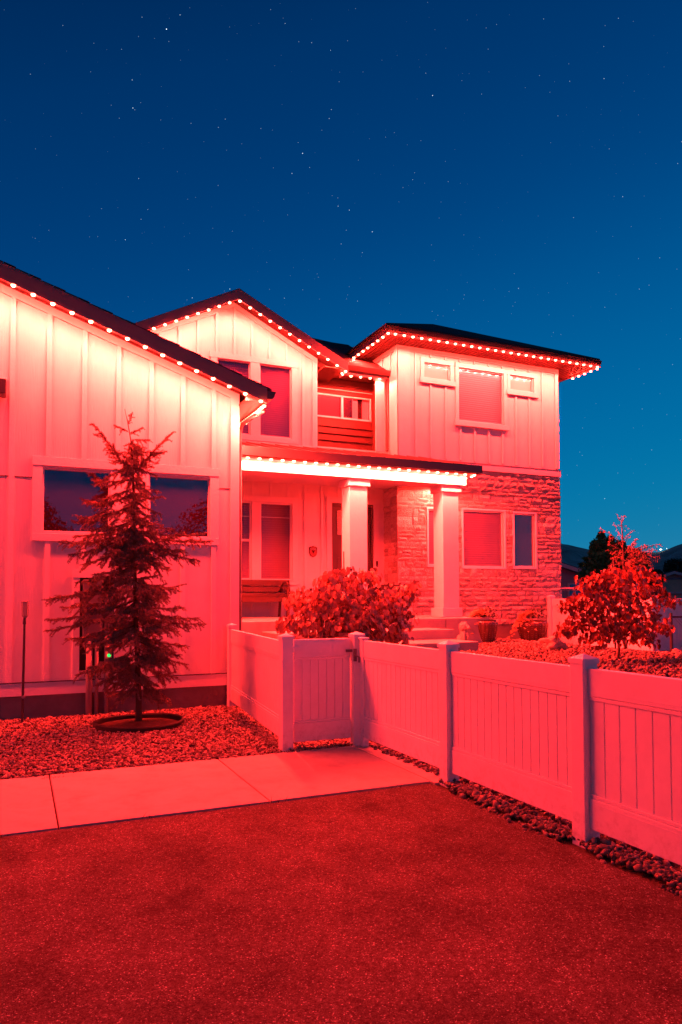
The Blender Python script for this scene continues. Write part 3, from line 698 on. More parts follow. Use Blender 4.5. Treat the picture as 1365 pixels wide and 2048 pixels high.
for q in uh[:2]: window(house, 'clerestory_window', *q, WY, 'glass', 'lit_shade', fw=.022, pitch=.2, interior=False, label='small high window with a dimly lit cream shade')
window(house, 'bedroom_window', *uh[2], WY, 'glass', 'blind', fw=.022, pitch=.024, cell=.009)
MB().box(8.27, WX1 + .03, WY - .055, WY - .001, 4.555, 4.70).build('belly_band', 'trim', house, bevel=.004)
MB().box(8.27, WX1 + .035, WY - .062, WY - .001, 4.701, 4.712).build('drip_cap', 'dark_trim', house)
# foundation
MB().box(8.46, WX1, WY + .01, WY + .2, .1, .985).build('foundation', 'foundation', house)
MB().box(WX1 - .2, WX1, WY + .2, 20, .1, .985).build('foundation', 'foundation', house)
# stone veneer backing with openings
sw = MB(); wall_with_holes(sw, WX0, WX1, .985, 4.56, WY, lh); swall = sw.build('stone_wall', 'mortar', house)
MB().box(WX0 + .001, WX0 + .15, WY + .161, EY, FL, 4.12).build('stone_return_wall', 'mortar', house)

def stone_variants(n=16):
    out = []
    for k in range(n):
        nx, nz = 4, 2; V = []; F = []
        tilt = rng.uniform(-.16, .16, 2)
        for j in range(nz + 1):
            for i in range(nx + 1):
                u, v = i / nx, j / nz; e = (i in (0, nx)) or (j in (0, nz))
                V.append((u - .5 + (0 if e else rng.uniform(-.05, .05)), -(.45 if e else .85) - rng.uniform(-.25, .25) - tilt[0] * (u - .5) * 2 - tilt[1] * (v - .5) * 2, v - .5))
        for j in range(nz):
            for i in range(nx):
                a = j * (nx + 1) + i; F.append((a, a + 1, a + nx + 2, a + nx + 1))
        b = len(V); ring = list(range(nx + 1)) + [j * (nx + 1) + nx for j in range(1, nz + 1)] + [nz * (nx + 1) + i for i in range(nx - 1, -1, -1)] + [j * (nx + 1) for j in range(nz - 1, 0, -1)]
        for r_ in ring: x, y, z = V[r_]; V.append((x, 0, z))
        m = len(ring)
        for i in range(m): F.append((ring[(i + 1) % m], ring[i], b + i, b + (i + 1) % m))
        me = bpy.data.meshes.new('stone'); me.from_pydata(V, [], F); me.materials.append(MT['stone']); out.append(me)
    return out
SV = stone_variants()
def lay_stones(x0, x1, z0, z1, holes, place, cnt):
    z = z0; row = 0
    while z < z1 - .03:
        h = random.choice([.085, .11, .13, .15, .18]); h = min(h, z1 - z)
        if z1 - z - h < .05: h = z1 - z
        x = x0 - random.uniform(0, .0)
        while x < x1 - .02:
            w = random.uniform(.15, .42) if h > .10 else random.uniform(.2, .5); w = min(w, x1 - x)
            if x1 - x - w < .09: w = x1 - x
            segs = [(x, x + w)]
            for (a, b, c, d) in holes:
                if z + h > c + .012 and z < d - .012:
                    segs = [s2 for s in segs for s2 in ([(s[0], min(s[1], a)), (max(s[0], b), s[1])])]
                    segs = [s for s in segs if s[1] - s[0] > .02]
            for s in segs:
                if h > .14 and s[1] - s[0] > .26 and random.random() < .5:
                    xm = s[0] + (s[1] - s[0]) * random.uniform(.35, .65)
                    subs = [(s[0], xm, z, z + h), (xm, s[1], z, z + h * .5), (xm, s[1], z + h * .5, z + h)]
                else: subs = [(s[0], s[1], z, z + h)]
                for (a, b, c, d) in subs: place(a, b, c, d); cnt[0] += 1
            x += w
        z += h; row += 1
cnt = [0]
def place_front(a, b, c, d):
    me = random.choice(SV); o = link('stone', me, swall, ((a + b) / 2, WY - .0005, (c + d) / 2), scale=((b - a - .008) * random.choice((1, 1)), random.uniform(.032, .064), d - c - .007))
def place_side(a, b, c, d):
    me = random.choice(SV); o = link('stone', me, sret, (WX0 - .0005 + .001, (a + b) / 2, (c + d) / 2), rot=(0, 0, -math.pi / 2), scale=(b - a - .008, random.uniform(.032, .058), d - c - .007))
sret = bpy.data.objects['stone_return_wall']
lh_o = [(a - .035, b + .035, c - .035, d + .035) for a, b, c, d in lh]
lay_stones(WX0 - .035, WX1 + .03, .99, 4.55, lh_o, place_front, cnt)
lay_stones(WY + .0, EY, FL + .004, 4.07, [], place_side, cnt)
print('stones', cnt[0])
for (a, b, c, d), gl in zip(lh, ('glass', 'glass', 'glass_dark')):
    w = window(house, 'stone_wall_window', a, b, c, d, WY, gl, 'blind_red' if gl == 'glass' else None, fw=.03, pitch=.026)
    tr = MB(); q = .045; tr.box(a - q, b + q, WY - .045, WY + .012, d, d + q).box(a - q, b + q, WY - .045, WY + .012, c - q, c).box(a - q, a, WY - .045, WY + .012, c, d).box(b, b + q, WY - .045, WY + .012, c, d)
    tr.build('window_surround', 'frame', w, bevel=.004)
# wing roof: hip
ex0, ex1, ey0, ey1 = 7.02, 12.86, 13.38, 20.6; sl = .49; zt = 7.40; hx = (ex1 - ex0) / 2; xm = (ex0 + ex1) / 2; zr = zt + sl * hx
hr = MB(); hr.add([(ex0, ey0, zt), (ex1, ey0, zt), (ex1, ey1, zt), (ex0, ey1, zt), (xm, ey0 + hx, zr), (xm, ey1 - hx, zr), (ex0, ey0, zt - .05), (ex1, ey0, zt - .05), (ex1, ey1, zt - .05), (ex0, ey1, zt - .05)],
                  [(0, 1, 4), (1, 2, 5, 4), (2, 3, 5), (3, 0, 4, 5), (0, 6, 7, 1), (1, 7, 8, 2), (2, 8, 9, 3), (3, 9, 6, 0), (6, 9, 8, 7)])
hroof = hr.build('hip_roof', 'shingle', house)
fa = MB(); t = .03
a0, a1, b0, b1 = ex0 + .05, ex1 - .05, ey0 + .05, ey1 - .05
for nm, args in (('fascia', (a0, a1, b0, b0 + t)), ('fascia', (a0, a0 + t, b0 + t, b1)), ('fascia', (a1 - t, a1, b0 + t, b1))):
    MB().box(args[0], args[1], args[2], args[3], 7.19, 7.348).build(nm, 'fascia', hroof)
gt = MB(); gt.prism_x([(b0 - .001, 7.25), (b0 - .05, 7.26), (b0 - .085, 7.345), (b0 - .001, 7.345)], ex0 - .03, ex1 + .03); gt.build('gutter', 'gutter', hroof)
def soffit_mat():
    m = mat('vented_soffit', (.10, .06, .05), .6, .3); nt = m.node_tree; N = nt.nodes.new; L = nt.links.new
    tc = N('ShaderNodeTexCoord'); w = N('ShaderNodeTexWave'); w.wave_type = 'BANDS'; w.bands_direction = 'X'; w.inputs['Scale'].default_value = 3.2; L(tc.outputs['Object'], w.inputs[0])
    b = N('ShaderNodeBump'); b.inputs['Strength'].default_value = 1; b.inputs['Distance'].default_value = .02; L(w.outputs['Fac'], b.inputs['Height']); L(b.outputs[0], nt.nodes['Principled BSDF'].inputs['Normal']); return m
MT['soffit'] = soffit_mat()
so = hroof
# soffit boards, laid across the overhang
x = a0 + t
while x < a1 - t - .02:
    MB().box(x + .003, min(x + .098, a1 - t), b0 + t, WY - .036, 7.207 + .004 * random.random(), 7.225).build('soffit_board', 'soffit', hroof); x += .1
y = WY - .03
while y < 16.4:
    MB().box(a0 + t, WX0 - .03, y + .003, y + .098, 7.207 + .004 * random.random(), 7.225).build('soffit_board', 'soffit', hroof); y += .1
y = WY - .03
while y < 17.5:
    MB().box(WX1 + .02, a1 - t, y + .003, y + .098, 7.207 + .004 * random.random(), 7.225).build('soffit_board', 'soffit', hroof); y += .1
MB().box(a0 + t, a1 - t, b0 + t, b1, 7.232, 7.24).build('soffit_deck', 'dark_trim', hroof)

# ------------------------------------------------------------------ strings of eave lights
bulb_me = MB().lathe([(.030, 0), (.030, -.010), (.026, -.020), (.016, -.028), (.004, -.031)], n=12)
bulb_me.smooth = True; BULB = bulb_me.mesh('lens', 'bulb')
spot_d = bpy.data.lights.new('eave_led', 'POINT'); spot_d.energy = BULB_W; spot_d.color = RED
spot_d.shadow_soft_size = .02; spot_d.use_nodes = True
def led_distribution(nt):
    # the downward lobe of a flat LED lens, with a little light spilling above the horizontal
    N = nt.nodes.new; L = nt.links.new; e = nt.nodes['Emission']; tc = N('ShaderNodeTexCoord'); sx = N('ShaderNodeSeparateXYZ')
    L(tc.outputs['Normal'], sx.inputs[0]); mr = N('ShaderNodeMapRange'); mr.interpolation_type = 'SMOOTHSTEP'
    mr.inputs['From Min'].default_value = -.02; mr.inputs['From Max'].default_value = .22
    mr.inputs['To Min'].default_value = .055; mr.inputs['To Max'].default_value = 1.0
    ng = N('ShaderNodeMath'); ng.operation = 'MULTIPLY'; ng.inputs[1].default_value = -1.0
    L(sx.outputs['Z'], ng.inputs[0]); L(ng.outputs[0], mr.inputs['Value']); L(mr.outputs[0], e.inputs['Strength'])
led_distribution(spot_d.node_tree)
def string(pts, spacing, label, off0=0.0, lead=True):
    """bulbs every `spacing` metres along the polyline, hung under a slim track"""
    pts = [Vector(p) for p in pts]
    root = empty('light_string', pts[0], label, 'string lights', 'red lights strung along the eaves')
    tr = MB()
    for a, b in zip(pts[:-1], pts[1:]):
        d = (b - a).normalized(); n = Vector((-d.y, d.x, 0)).normalized() * .014; u = Vector((0, 0, 1))
        c = [a - n + u * .004, a + n + u * .004, a + n + u * .022, a - n + u * .022, b - n + u * .004, b + n + u * .004, b + n + u * .022, b - n + u * .022]
        tr.add(c, [(0, 3, 2, 1), (4, 5, 6, 7), (0, 1, 5, 4), (1, 2, 6, 5), (2, 3, 7, 6), (3, 0, 4, 7)])
    tr.build('track', 'fascia', root)
    dist = off0; 
    segs = [((b - a).length, a, b) for a, b in zip(pts[:-1], pts[1:])]; total = sum(s[0] for s in segs)
    while dist <= total + 1e-4:
        q = dist
        for l, a, b in segs:
            if q <= l + 1e-4: p = a.lerp(b, q / l); break
            q -= l
        o = link('bulb', BULB, root, p)
        l = bpy.data.objects.new('bulb_light', spot_d); COL.objects.link(l); l.parent = o; l.location = (0, 0, -.045)
        dist += spacing
def gz_light(x): return g_soffit(x) - .112
# garage rake, from the foot up to the apex and down the far side
string([(3.314, 10.384, gz_light(3.314)), (GAP, 10.384, gz_light(GAP))], .2575, 'red lights climbing the garage rake above the wide double window')
string([(GAP - .2, 10.384, gz_light(GAP - .2)), (-6.6, 10.384, gz_light(-6.6))], .2575, 'red lights descending the far half of the garage rake')
string([(3.40, 10.50, 4.565), (3.40, 12.0, 4.565), (3.34, 10.56, 4.50), (3.38, 11.5, 4.50)], .105, 'red lights under the garage gutter beside the downspout')
bl = lambda x: b_soffit(x) - .10
string([(2.0, 13.932, bl(2.0)), (3.97, 13.932, bl(3.97)), (6.33, 13.932, bl(6.33)), (6.38, 14.37, 6.50), (7.55, 14.38, 6.535)], .236, 'red lights over the peaked gable and down to the recessed slider window', .12)
string([(7.05, 15.16, 7.178), (7.05, 13.35, 7.178)], .243, 'red lights on the side eave of the hip roof next to the recess', .1)
string([(7.21, 13.335, 7.178), (12.50, 13.335, 7.178), (12.83, 13.335, 7.178), (12.83, 14.4, 7.178)], .2125, 'long red row of lights along the front eave of the hip roof')
string([(3.43, 12.165, 4.085), (8.40, 12.165, 4.085), (8.40, 13.86, 4.085)], .214, 'red lights along the low porch eave above the two columns')

# ------------------------------------------------------------------ vinyl fence
def fpost(root, x, y, h=1.215, w=.128, cap=True, z0=0.0):
    p = MB().box(x - w / 2, x + w / 2, y - w / 2, y + w / 2, z0 - .03, z0 + h).build('post', 'vinyl', root, bevel=.006)
    if cap:
        c = MB(); a = w / 2 + .008
        c.box(x - a, x + a, y - a, y + a, z0 + h - .02, z0 + h + .012)
        c.add([(x - a, y - a, z0 + h + .012), (x + a, y - a, z0 + h + .012), (x + a, y + a, z0 + h + .012), (x - a, y + a, z0 + h + .012), (x, y, z0 + h + .043)], [(0, 1, 4), (1, 2, 4), (2, 3, 4), (3, 0, 4)])
        c.build('post_cap', 'vinyl', p)
    return p
def bar(m, A, B, t0, t1, z0, z1, zo=0.0):
    """box running from A to B (xy), thickness t0..t1 to its left normal"""
    d = Vector((B[0] - A[0], B[1] - A[1])).normalized(); n = Vector((-d.y, d.x))
    c = [(A[0] + n.x * t, A[1] + n.y * t) for t in (t0, t1)] + [(B[0] + n.x * t, B[1] + n.y * t) for t in (t1, t0)]
    m.prism_z(c if False else c[::-1], z0 + zo, z1 + zo)
def fpanel(root, A, B, pitch=.1, z0=.10, z1=1.165, top=.185, bot=.205, zo=0.0):
    for (a, b, th) in ((z1 - top, z1, .026), (z0, z0 + bot, .026)):
        m = MB(); bar(m, A, B, -th, th, a, b, zo); m.build('rail', 'vinyl', root, bevel=.005)
    for a, s in ((z1 - top, -1), (z0 + bot, 1)):
        m = MB(); q0, q1 = (a - .028, a - .001) if s < 0 else (a + .001, a + .028)
        bar(m, A, B, -.020, .020, q0, q1, zo); m.build('rail_bead', 'vinyl', root, bevel=.004)
    L = (Vector(B) - Vector(A)).length; n = max(1, round(L / pitch)); d = (Vector(B) - Vector(A)) / L; st = L / n
    for i in range(n):
        a = Vector(A) + d * (i * st + .004); b = Vector(A) + d * ((i + 1) * st - .004)
        m = MB(); bar(m, a, b, -.0115, .0115, z0 + bot + .0285, z1 - top - .0285, zo); m.build('slat', 'vinyl', root, bevel=.0022)
    m = MB(); bar(m, A, B, -.004, .004, z0 + bot + .01, z1 - top - .01, zo); m.build('slat_tongue', 'vinyl', root)
    # shallow lines moulded into the rails
    m = MB(); bar(m, A, B, -.0275, .0275, z1 - top + .028, z1 - top + .034, zo); bar(m, A, B, -.0275, .0275, z0 + bot - .034, z0 + bot - .028, zo); m.build('rail_moulding', 'vinyl', root)
fence = empty('fence', (3.52, 5.55, 0), 'low white vinyl fence of vertical slats running from the gate to the right foreground', 'fence')
FX = 3.52
fpost(fence, FX - .02, 7.43)
sp = MB().box(FX - .035, FX + .035, 7.245, 7.33, 0, 1.175).build('post', 'vinyl', fence, bevel=.005); MB().box(FX - .045, FX + .045, 7.235, 7.34, 1.175, 1.195).build('post_cap', 'vinyl', sp, bevel=.006)
for y in (5.555, 3.86, 2.02, .2): fpost(fence, FX, y)
fpanel(fence, (FX, 7.243), (FX, 5.62)); fpanel(fence, (FX, 5.49), (FX, 3.925)); fpanel(fence, (FX, 3.795), (FX, 2.085), pitch=.132); fpanel(fence, (FX, 1.955), (FX, .265), pitch=.132)
fence_l = empty('fence', (2.83, 9.1, 0), 'short white vinyl fence joining the garage corner to the gate', 'fence')
fpost(fence_l, 2.665, 7.46); fpost(fence_l, 2.965, 10.73, w=.115)
fpanel(fence_l, (2.67, 7.53), (2.955, 10.665))
gate = empty('gate', (3.1, 7.45, 0), 'white vinyl gate of vertical slats standing closed across the walk', 'gate')
fpanel(gate, (2.752, 7.47), (3.425, 7.455), pitch=.095, z0=.075, z1=1.185, top=.2, bot=.2)
la = MB(); la.box(3.36, 3.45, 7.405, 7.425, 1.03, 1.06); la.box(3.425, 3.46, 7.345, 7.365, .93, 1.07).tube([(3.44, 7.35, 1.0), (3.47, 7.31, .98), (3.47, 7.31, .92)], .009, 6)
la.build('latch', 'meter', gate)
for zz in (.22, 1.05):
    MB().box(2.735, 2.80, 7.415, 7.435, zz, zz + .06).build('hinge', 'vinyl', gate)

# rear fences
rf = empty('fence', (11.62, 12.3, .4), 'white vinyl fence running forward from the stone wing corner', 'fence')
for y in (13.85, 10.87): fpost(rf, 11.66 + (y < 12) * .05, y, z0=.42)
fpanel(rf, (11.66, 13.79), (11.71, 10.93), pitch=.15, zo=.42)
rf2 = empty('fence', (15, 10.9, .4), 'rear white vinyl fence behind the chain link at the right edge', 'fence')
fpanel(rf2, (11.78, 10.95), (14.2, 11.1), pitch=.15, zo=.42); fpanel(rf2, (14.33, 11.1), (16.8, 11.25), pitch=.15, zo=.42)
fpost(rf2, 14.265, 11.1, z0=.42); fpost(rf2, 16.87, 11.25, z0=.42)
cl = empty('chain_link_fence', (12.3, 10.4, .4), 'low black chain link fence in front of the rear white fence', 'chain link fence')
for x, y in ((11.95, 10.62), (14.0, 10.3), (16.0, 10.0)):
    m = MB(); m.tube([(x, y, .35), (x, y, 1.30)], .03, 8); m.build('post', 'metal', cl)
m = MB(); m.tube([(11.95, 10.62, 1.22), (14.0, 10.3, 1.22), (16.0, 10.0, 1.22)], .02, 6); m.build('top_rail', 'metal', cl)
m = MB(); k = 0
Aq, Bq = Vector((11.97, 10.61, 0)), Vector((16.0, 10.0, 0)); Ln = (Bq - Aq).length
s_ = -.8
while s_ < Ln:
    for sg in (1, -1):
        a, b = s_ if sg > 0 else s_ + .76, s_ + .76 if sg > 0 else s_
        z0, z1 = .46, 1.22; t0, t1 = a / Ln, b / Ln
        if min(t0, t1) < 0 or max(t0, t1) > 1: continue
        p, q = Aq.lerp(Bq, t0), Aq.lerp(Bq, t1); m.tube([(p.x, p.y, z0), (q.x, q.y, z1)], .0028, 3, caps=False)
    s_ += .07
o = m.build('mesh', 'metal', cl); o['kind'] = 'stuff'

# ------------------------------------------------------------------ small things by the garage
met = empty('electric_meter', (1.02, GY, .5), 'grey electric meter cabinet in a white surround behind the small conifer', 'electric meter')
tr = MB(); tr.box(.705, 1.355, GY - .036, GY - .001, 1.93, 2.036).box(.71, .80, GY - .032, GY - .001, .50, 1.93).box(1.265, 1.35, GY - .032, GY - .001, .50, 1.93); tr.build('surround', 'trim', met)
MB().box(.80, 1.265, GY + .10, GY + .15, .6, 1.95).build('backing', 'dark_trim', met)
MB().box(.84, 1.10, GY - .10, GY + .098, 1.05, 1.90).build('meter_cabinet', 'meter', met, bevel=.008)
MB().box(1.12, 1.25, GY - .07, GY + .098, 1.15, 1.75).build('breaker_box', 'meter', met, bevel=.008)
d_ = MB(); d_.tube([(.95, GY - .10, 1.49), (.95, GY - .115, 1.49)], .088, 20); d_.build('meter_ring', 'pipe', met)
d_ = MB(); d_.tube([(.95, GY - .115, 1.49), (.95, GY - .17, 1.49), (.95, GY - .185, 1.49)], [.072, .070, .055], 20); d_.smooth = True; d_.build('meter_dial', 'glass_dark', met)
for xx, r in ((.93, .045), (1.03, .028), (1.16, .028)):
    m = MB(); m.tube([(xx, GY - .05, -.02), (xx, GY - .05, 1.05 if xx < 1.1 else 1.15)], r, 10); m.smooth = True; m.build('conduit', 'pipe', met)
MB().box(1.155, 1.235, GY - .07, GY - .034, .79, .95).build('status_box', 'pipe', met, bevel=.006)
m = MB(); m.tube([(1.195, GY - .0705, .83), (1.195, GY - .078, .83)], .022, 12); m.build('status_lamp', 'green_led', met)
to = empty('garden_torch', (.085, 10.52, 0), 'tall black garden torch standing in gravel by the garage wall', 'garden torch')
m = MB(); m.tube([(.075, 10.52, -.02), (.085, 10.52, .72), (.09, 10.52, 1.34)], [.017, .017, .014], 8); m.build('pole', 'metal', to)
m = MB(); m.tube([(.089, 10.52, 1.30), (.09, 10.52, 1.385)], [.022, .016], 8); m.build('socket', 'metal', to)
m = MB().lathe([(.018, 1.38), (.040, 1.41), (.046, 1.50), (.047, 1.585), (.050, 1.59), (.050, 1.602), (.02, 1.606)], (.095, 10.52, 0), 20, True, .035); m.build('canister', 'pipe', to)
m = MB(); m.tube([(.085, 10.50, .34), (.085, 10.54, .34)], .022, 8); m.build('clamp', 'pipe', to)

# shield sign on the entry wall (plain shield with dark band and emblem)
sg = empty('shield_sign', (5.854, EY - .01, 2.56), 'small red and black shield sign between the porch window and door', 'sign')
def shield(w, h):
    pts = [(-w, h * .62), (-w * .98, -h * .25), (-w * .8, -h * .62), (-w * .42, -h * .88), (0, -h), (w * .42, -h * .88), (w * .8, -h * .62), (w * .98, -h * .25), (w, h * .62), (w * 1.03, h * .72), (w * .6, h * .88), (w * .25, h * .92), (0, h), (-w * .25, h * .92), (-w * .6, h * .88), (-w * 1.03, h * .72)]
    return [(5.854 + x, 2.63 + z) for x, z in pts]
MT['sign_dark'] = mat('sign_dark', (.008, .004, .005), .7, .1); MT['sign_red'] = mat('sign_face', (.16, .07, .07), .6, .2); MT['sign_pale'] = mat('sign_pale', (.5, .45, .5), .4, .5)
m = MB(); m.prism_y(shield(.095, .125), EY - .022, EY - .010); m.build('border', 'sign_dark', sg)
m = MB(); m.prism_y(shield(.083, .110), EY - .025, EY - .0222); m.build('face', 'sign_red', sg)
MB().box(5.854 - .083, 5.854 + .083, EY - .0285, EY - .0252, 2.668, 2.702).build('band', 'sign_dark', sg)
m = MB()
for k in range(7): m.box(5.854 - .07 + k * .0205, 5.854 - .056 + k * .0205, EY - .030, EY - .0287, 2.678, 2.692)
m.build('lettering', 'sign_pale', sg)
m = MB(); m.prism_y([(5.825, 2.655), (5.85, 2.60), (5.862, 2.59), (5.870, 2.605), (5.862, 2.615), (5.884, 2.635), (5.884, 2.655), (5.866, 2.652), (5.860, 2.635), (5.848, 2.655)], EY - .028, EY - .0252); m.build('emblem', 'sign_dark', sg)

# bench on the porch
bn = empty('bench', (4.3, 14.3, FL), 'dark slatted bench with curved arms under the porch window', 'bench')
bx0, bx1 = 3.35, 5.02
for k, (z0, z1) in enumerate(((1.63, 1.735), (1.755, 1.865), (1.885, 2.01))):
    m = MB(); yb = 14.50 + k * .035; m.add([(bx0, yb, z0), (bx1 + .28, yb, z0), (bx1 + .28, yb + .025, z0), (bx0, yb + .025, z0), (bx0, yb + .03, z1), (bx1 + .28, yb + .03, z1), (bx1 + .28, yb + .055, z1), (bx0, yb + .055, z1)],
                                               [(0, 3, 2, 1), (4, 5, 6, 7), (0, 1, 5, 4), (1, 2, 6, 5), (2, 3, 7, 6), (3, 0, 4, 7)]); m.build('back_slat', 'wood', bn, bevel=.005)
for k in range(4):
    MB().box(bx0, bx1 + .28, 14.06 + k * .108, 14.155 + k * .108, 1.655 + (0 if k else -.004), 1.68).build('seat_slat', 'wood', bn, bevel=.005)
MB().box(bx0, bx1 + .26, 14.035, 14.06, 1.55, 1.645).build('front_apron', 'wood', bn, bevel=.005)
for xx in (bx0 - .0, bx1 + .02):
    m = MB()
    m.prism_x([(14.03, FL + .001), (14.09, FL + .001), (14.085, 1.86), (14.03, 1.86)], xx, xx + .055)
    m.build('leg', 'wood', bn, bevel=.004)
    m = MB(); m.prism_x([(14.56, FL + .001), (14.62, FL + .001), (14.55, 1.70), (14.49, 1.70)], xx, xx + .05); m.build('leg', 'wood', bn, bevel=.004)
    m = MB(); pts = [(xx + .027, 14.045, 1.84), (xx + .027, 14.07, 1.91), (xx + .027, 14.16, 1.94), (xx + .027, 14.35, 1.925), (xx + .027, 14.47, 1.86), (xx + .027, 14.53, 1.76)]
    m.tube(pts, .028, 6); m.smooth = True; m.build('armrest', 'wood', bn)

# ------------------------------------------------------------------ conifers
def needle_mesh(P, D, length, width, per):
    """P, D arrays of positions and directions: `per` slim needles fanned round each point"""
    n = len(P); P = np.repeat(P, per, 0); D = np.repeat(D, per, 0)
    r = rng.normal(0, 1, P.shape); d = D * .55 + r * .62; d /= np.linalg.norm(d, axis=1)[:, None]
    s = np.cross(d, rng.normal(0, 1, P.shape)); s /= np.linalg.norm(s, axis=1)[:, None]
    L_ = (length * rng.uniform(.6, 1.2, len(P)))[:, None]; w = width / 2
    P = P + rng.normal(0, .004, P.shape)
    V = np.stack([P - s * w, P + s * w, P + d * L_], 1).reshape(-1, 3); F = np.arange(len(P) * 3).reshape(-1, 3); return V, F
def conifer(name, base, trunk_pts, trunk_r, branches, label, cat, nm, needle_len=.026, needle_w=.0042, per=7, step=.02, twig_gap=.055, twig_len=.30, droop=.12, group=None):
    """branches: (start, tip, sag) - sprays with side twigs all along, needles on every twig"""
    root = empty(name, base, label, cat, group)
    m = MB(); m.tube(trunk_pts, trunk_r, 8); m.smooth = True; m.build('trunk', 'bark', root)
    wood = MB(); PP = []; DD = []
    def along(pts):
        for a, b in zip(pts[:-1], pts[1:]):
            L_ = (b - a).length; k = max(1, int(L_ / step)); d = (b - a).normalized()
            for i in range(k): PP.append(tuple(a.lerp(b, (i + random.random()) / k))); DD.append(tuple(d))
    for (s, tip, sag) in branches:
        s, tip = Vector(s), Vector(tip); L_ = (tip - s).length; n = max(4, int(L_ / .08)); pts = []
        side = (tip - s).cross(Vector((0, 0, 1))); side = side.normalized() if side.length > .01 else Vector((1, 0, 0))
        wob = random.uniform(-.04, .04)
        for i in range(n + 1):
            t = i / n; p = s.lerp(tip, t); p.z += -sag * 4 * t * (1 - t) * L_; p += side * wob * math.sin(t * 5); pts.append(p)
        wood.tube(pts, [max(.0025, .011 * (1 - t / (n + .5)) * min(1.2, L_)) for t in range(n + 1)], 4)
        along(pts[1:])
        t = .12
        while t < .97:
            i = min(n - 1, int(t * n)); p = pts[i].lerp(pts[i + 1], t * n - i); d = (pts[i + 1] - pts[i]).normalized()
            for sd in (1, -1):
                if random.random() < .15: continue
                ll = twig_len * min(1, .12 + L_ / .75) * (1.05 - .72 * t) * random.uniform(.3, 1.3)
                dirn = (d * random.uniform(.35, 1.05) + side * sd * random.uniform(.15, .95) + Vector((0, 0, random.uniform(-.65, .45)))).normalized()
                q = p + dirn * ll * .5; e = p + dirn * ll + Vector((0, 0, -droop * ll * random.uniform(.3, 1.6)))
                wood.tube([p, q, e], [.0032, .0024, .0014], 3, caps=False); along([p, q, e])
                if ll > .14:
                    for tt in (.25, .45, .65, .85):
                        b0 = p.lerp(e, tt); dd = (dirn * .8 + Vector((random.uniform(-1, 1), random.uniform(-1, 1), random.uniform(-.7, .35))) * .6).normalized()
                        b1 = b0 + dd * ll * random.uniform(.18, .36); wood.tube([b0, b1], [.002, .0012], 3, caps=False); along([b0, b1])
            t += twig_gap / L_ * random.uniform(.8, 1.3)
    wood.build('branches', 'bark', root)['kind'] = 'stuff'
    V, F = needle_mesh(np.array(PP), np.array(DD), needle_len, needle_w, per)
    o = link('needles', fast_mesh('needles', V - np.array(ORG[root])[None], F, nm), root, ORG[root]); o['kind'] = 'stuff'
    print(name, 'needles', len(F)); return root
TY = 9.72
def T(px, py, dy=0.0): return at(px, py, TY + dy)
tp = [(278, 1449), (278, 1400), (276, 1330), (272, 1240), (270, 1150), (268, 1060), (268, 980), (266, 930), (262, 880), (256, 845), (250, 818)]
trunk = [T(*q) for q in tp]; trr = [.045, .038, .034, .030, .026, .020, .016, .012, .008, .005, .003]
def trunk_at(py):
    for (a, b) in zip(tp[:-1], tp[1:]):
        if b[1] <= py <= a[1]:
            t = (a[1] - py) / (a[1] - b[1]); return T(a[0] + (b[0] - a[0]) * t, py)
    return trunk[0] if py > tp[0][1] else trunk[-1]
